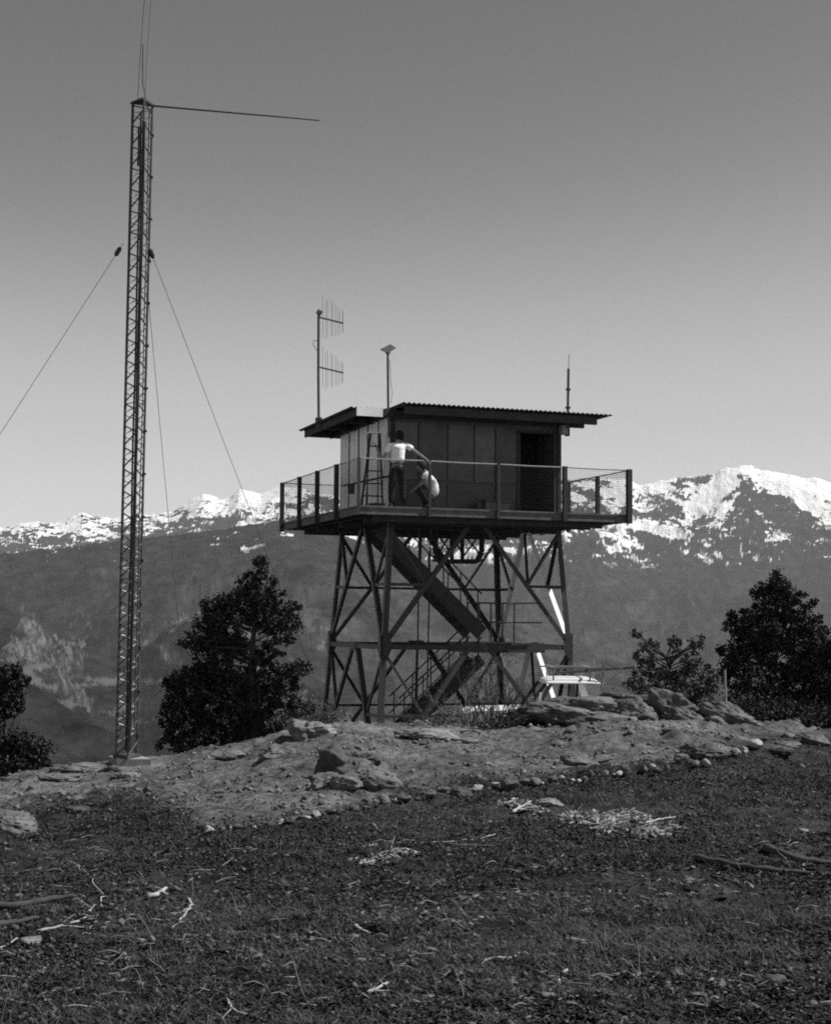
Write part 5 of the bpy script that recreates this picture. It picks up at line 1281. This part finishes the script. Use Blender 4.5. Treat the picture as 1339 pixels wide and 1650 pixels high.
skin('hand', [haL, hx+dL*.03], [(0, 1)], [.03, (.042, .02)], M_skin, p, 1); fingers(hx+dL*.045, (dL-U*.6).normalized(), (Vv*.8+Vector((0, 0, .3))).normalized(), (-U*.5-Vector((0, 0, .5))).normalized(), .085, p)
MB().bar(W3(637, 745, -.135), W3(644, 745.5, -.135), .02, .04).build('wallet_pocket', M_shoe, p)
# --- crouching man, back towards us, facing left
WT = .42
p = thing('person', 'crouching man in a white shirt bent over beside the rail post', 'person', Vector((W3(692, 800).x, W3(692, 800).y, DZ)))
pel = W3(698, 800); pel.z = DZ+.20; mid = W3(698.5, 784); chest = W3(692, 769, .0); nk = W3(685, 760, .03); hd = W3(678.5, 752.5, .06)
shN = W3(690, 766, -.17); shF = W3(687, 765, .17); elN = W3(677, 782, -.15); elF = W3(676, 782, .22); haN = W3(666, 790, .0); haF = W3(665, 789, .16)
knN = W3(672, 784, -.08); knF = W3(673, 782, .2); anN = W3(690, 806, -.1); anF = W3(688, 806, .2); anN.z = anF.z = DZ+.09
V_ = [pel, mid, chest, nk, hd, shN, elN, haN, shF, elF, haF, knN, anN, knF, anF]
E_ = [(0, 1), (1, 2), (2, 3), (3, 4), (2, 5), (5, 6), (6, 7), (2, 8), (8, 9), (9, 10), (0, 11), (11, 12), (0, 13), (13, 14)]
skin('body', V_, E_, [(.09, .09), (.07, .08), (.07, .09), .045, .06, .045, .038, .028, .045, .038, .028, .06, .036, .06, .036], M_skin, p)
head = MB(); head.sphere(hd, .104, (1.0, .9, 1.15), 16, 12); head.sphere(hd-U*.1-Vector((0, 0, .03)), .018)
for sg in (-1, 1): head.sphere(hd+Vv*.08*sg, .028, (.8, .4, 1.2)); head.sphere(hd-U*.085+Vv*.03*sg, .011)
head.build('head', M_skin, p, True)
MB().sphere(hd+Vector((0, 0, .022))+U*.02, .118, (1.0, .93, 1.12), 16, 12).build('hair', M_hair, p, True)
skin('shirt', [pel+Vector((0, 0, .06)), mid, chest, nk-Vector((0, 0, .02)), shN, shN.lerp(elN, .5), shF, shF.lerp(elF, .5)], [(0, 1), (1, 2), (2, 3), (2, 4), (4, 5), (2, 6), (6, 7)], [(.135, .17), (.155, .185), (.15, .185), .075, .095, .08, .095, .08], M_shirt, p)
skin('trousers', [pel+Vector((0, 0, .02)), knN, anN, knF, anF, pel-Vector((0, 0, .05))], [(5, 0), (0, 1), (1, 2), (0, 3), (3, 4)], [(.18, .17), .115, .075, .115, .075, (.14, .15)], M_trou, p)
for a in (anN, anF): skin('shoe', [a+U*.05-Vector((0, 0, .04)), a-U*.07-Vector((0, 0, .04)), a-U*.15-Vector((0, 0, .05))], [(0, 1), (1, 2)], [(.048, .05), (.048, .042), (.045, .03)], M_shoe, p, 2)
for hw, el in ((haN, elN), (haF, elF)):
    d_ = (hw-el).normalized(); skin('hand', [hw, hw+d_*.06], [(0, 1)], [.03, (.042, .02)], M_skin, p, 1); fingers(hw+d_*.075, d_, Vv, (Vector((0, 0, -1))-d_*.2).normalized(), .08, p)

# ------------------------------------------------------------------ things on the deck
# stepladder against the white wall
lt = .75
def LP(px, py, t): 
    q = onplane(px, py, t); return q
sl_ = thing('stepladder', 'open wooden stepladder standing in front of the white cabin wall', 'stepladder', T(.35, .9, DZ))
# lies beside the left wall: front stiles and rear stiles
tz = LP(603, 697, 1.35).z
f0 = LP(582, 806, .95); f1_ = LP(617, 806, .95); f0.z = f1_.z = DZ+.003
t0_ = LP(597, 699, 1.2); t1_ = LP(612, 699, 1.2)
m = MB(); m.bar(f0, t0_, .03, .06); m.bar(f1_, t1_, .03, .06); m.build('stile', M_dkwood, sl_)
b0 = LP(590, 812, 1.75); b1 = LP(618, 812, 1.75); b0.z = b1.z = DZ+.003
m = MB(); m.bar(b0, t0_+Vv*.06, .03, .045); m.bar(b1, t1_+Vv*.06, .03, .045); m.build('rear_stile', M_dkwood, sl_)
for k in range(1, 6):
    t_ = k/6; MB().bar(f0.lerp(t0_, t_), f1_.lerp(t1_, t_), .09, .025).build('tread', M_dkwood, sl_)
MB().bar(t0_.lerp(t1_, -.25)+Vv*.03+Vector((0, 0, .03)), t0_.lerp(t1_, 1.25)+Vv*.03+Vector((0, 0, .03)), .16, .03).build('top_cap', M_white, sl_)
# narrow shelf board and a paint tin tray on the deck
m = MB(); m.bar(LP(553, 783, 2.6), LP(626, 767, .95), .08, .03); solo(m, 'plank', M_dkwood, 'dark plank sloping across the base of the white wall', 'plank')
m = MB(); c = LP(566, 787, 2.3); m.tube([c-Vector((0, 0, .13)), c+Vector((0, 0, .09))], [.08, .09], 14); solo(m, 'bucket', M_trim, 'small dark bucket hanging under the plank by the white wall', 'bucket')
c = T(.62, .55, DZ)
m = MB(); m.tube([c+Vector((0, 0, .002)), c+Vector((0, 0, .09))], [.17, .2], 16); tb = m.build('tub', M_trim, None); tb.name = 'tub'; tag(tb, 'shallow dark tub on the deck at the foot of the stepladder', 'tub')
bx = LP(797, 808, .85); s0 = (bx-T(0, 0, 0)).dot(U)
for (a, b, t0, h, lb) in ((s0-.32, s0-.02, .62, .26, 'dark tool box on the deck left of the doorway'), (s0+.04, s0+.32, .66, .25, 'second dark box beside the tool box, nearer the doorway'), (s0-.5, s0-.35, .7, .16, 'small dark can left of the two deck boxes')):
    o = TB(); o.tbox((a, t0, DZ+.003), (b, t0+.3, DZ+h)); o.tbox((a-.01, t0-.01, DZ+h+.002), (b+.01, t0+.31, DZ+h+.03)); o.tbox(((a+b)/2-.06, t0+.14, DZ+h+.032), ((a+b)/2+.06, t0+.16, DZ+h+.06)); solo(o, 'tool_box', M_trim, lb, 'box')
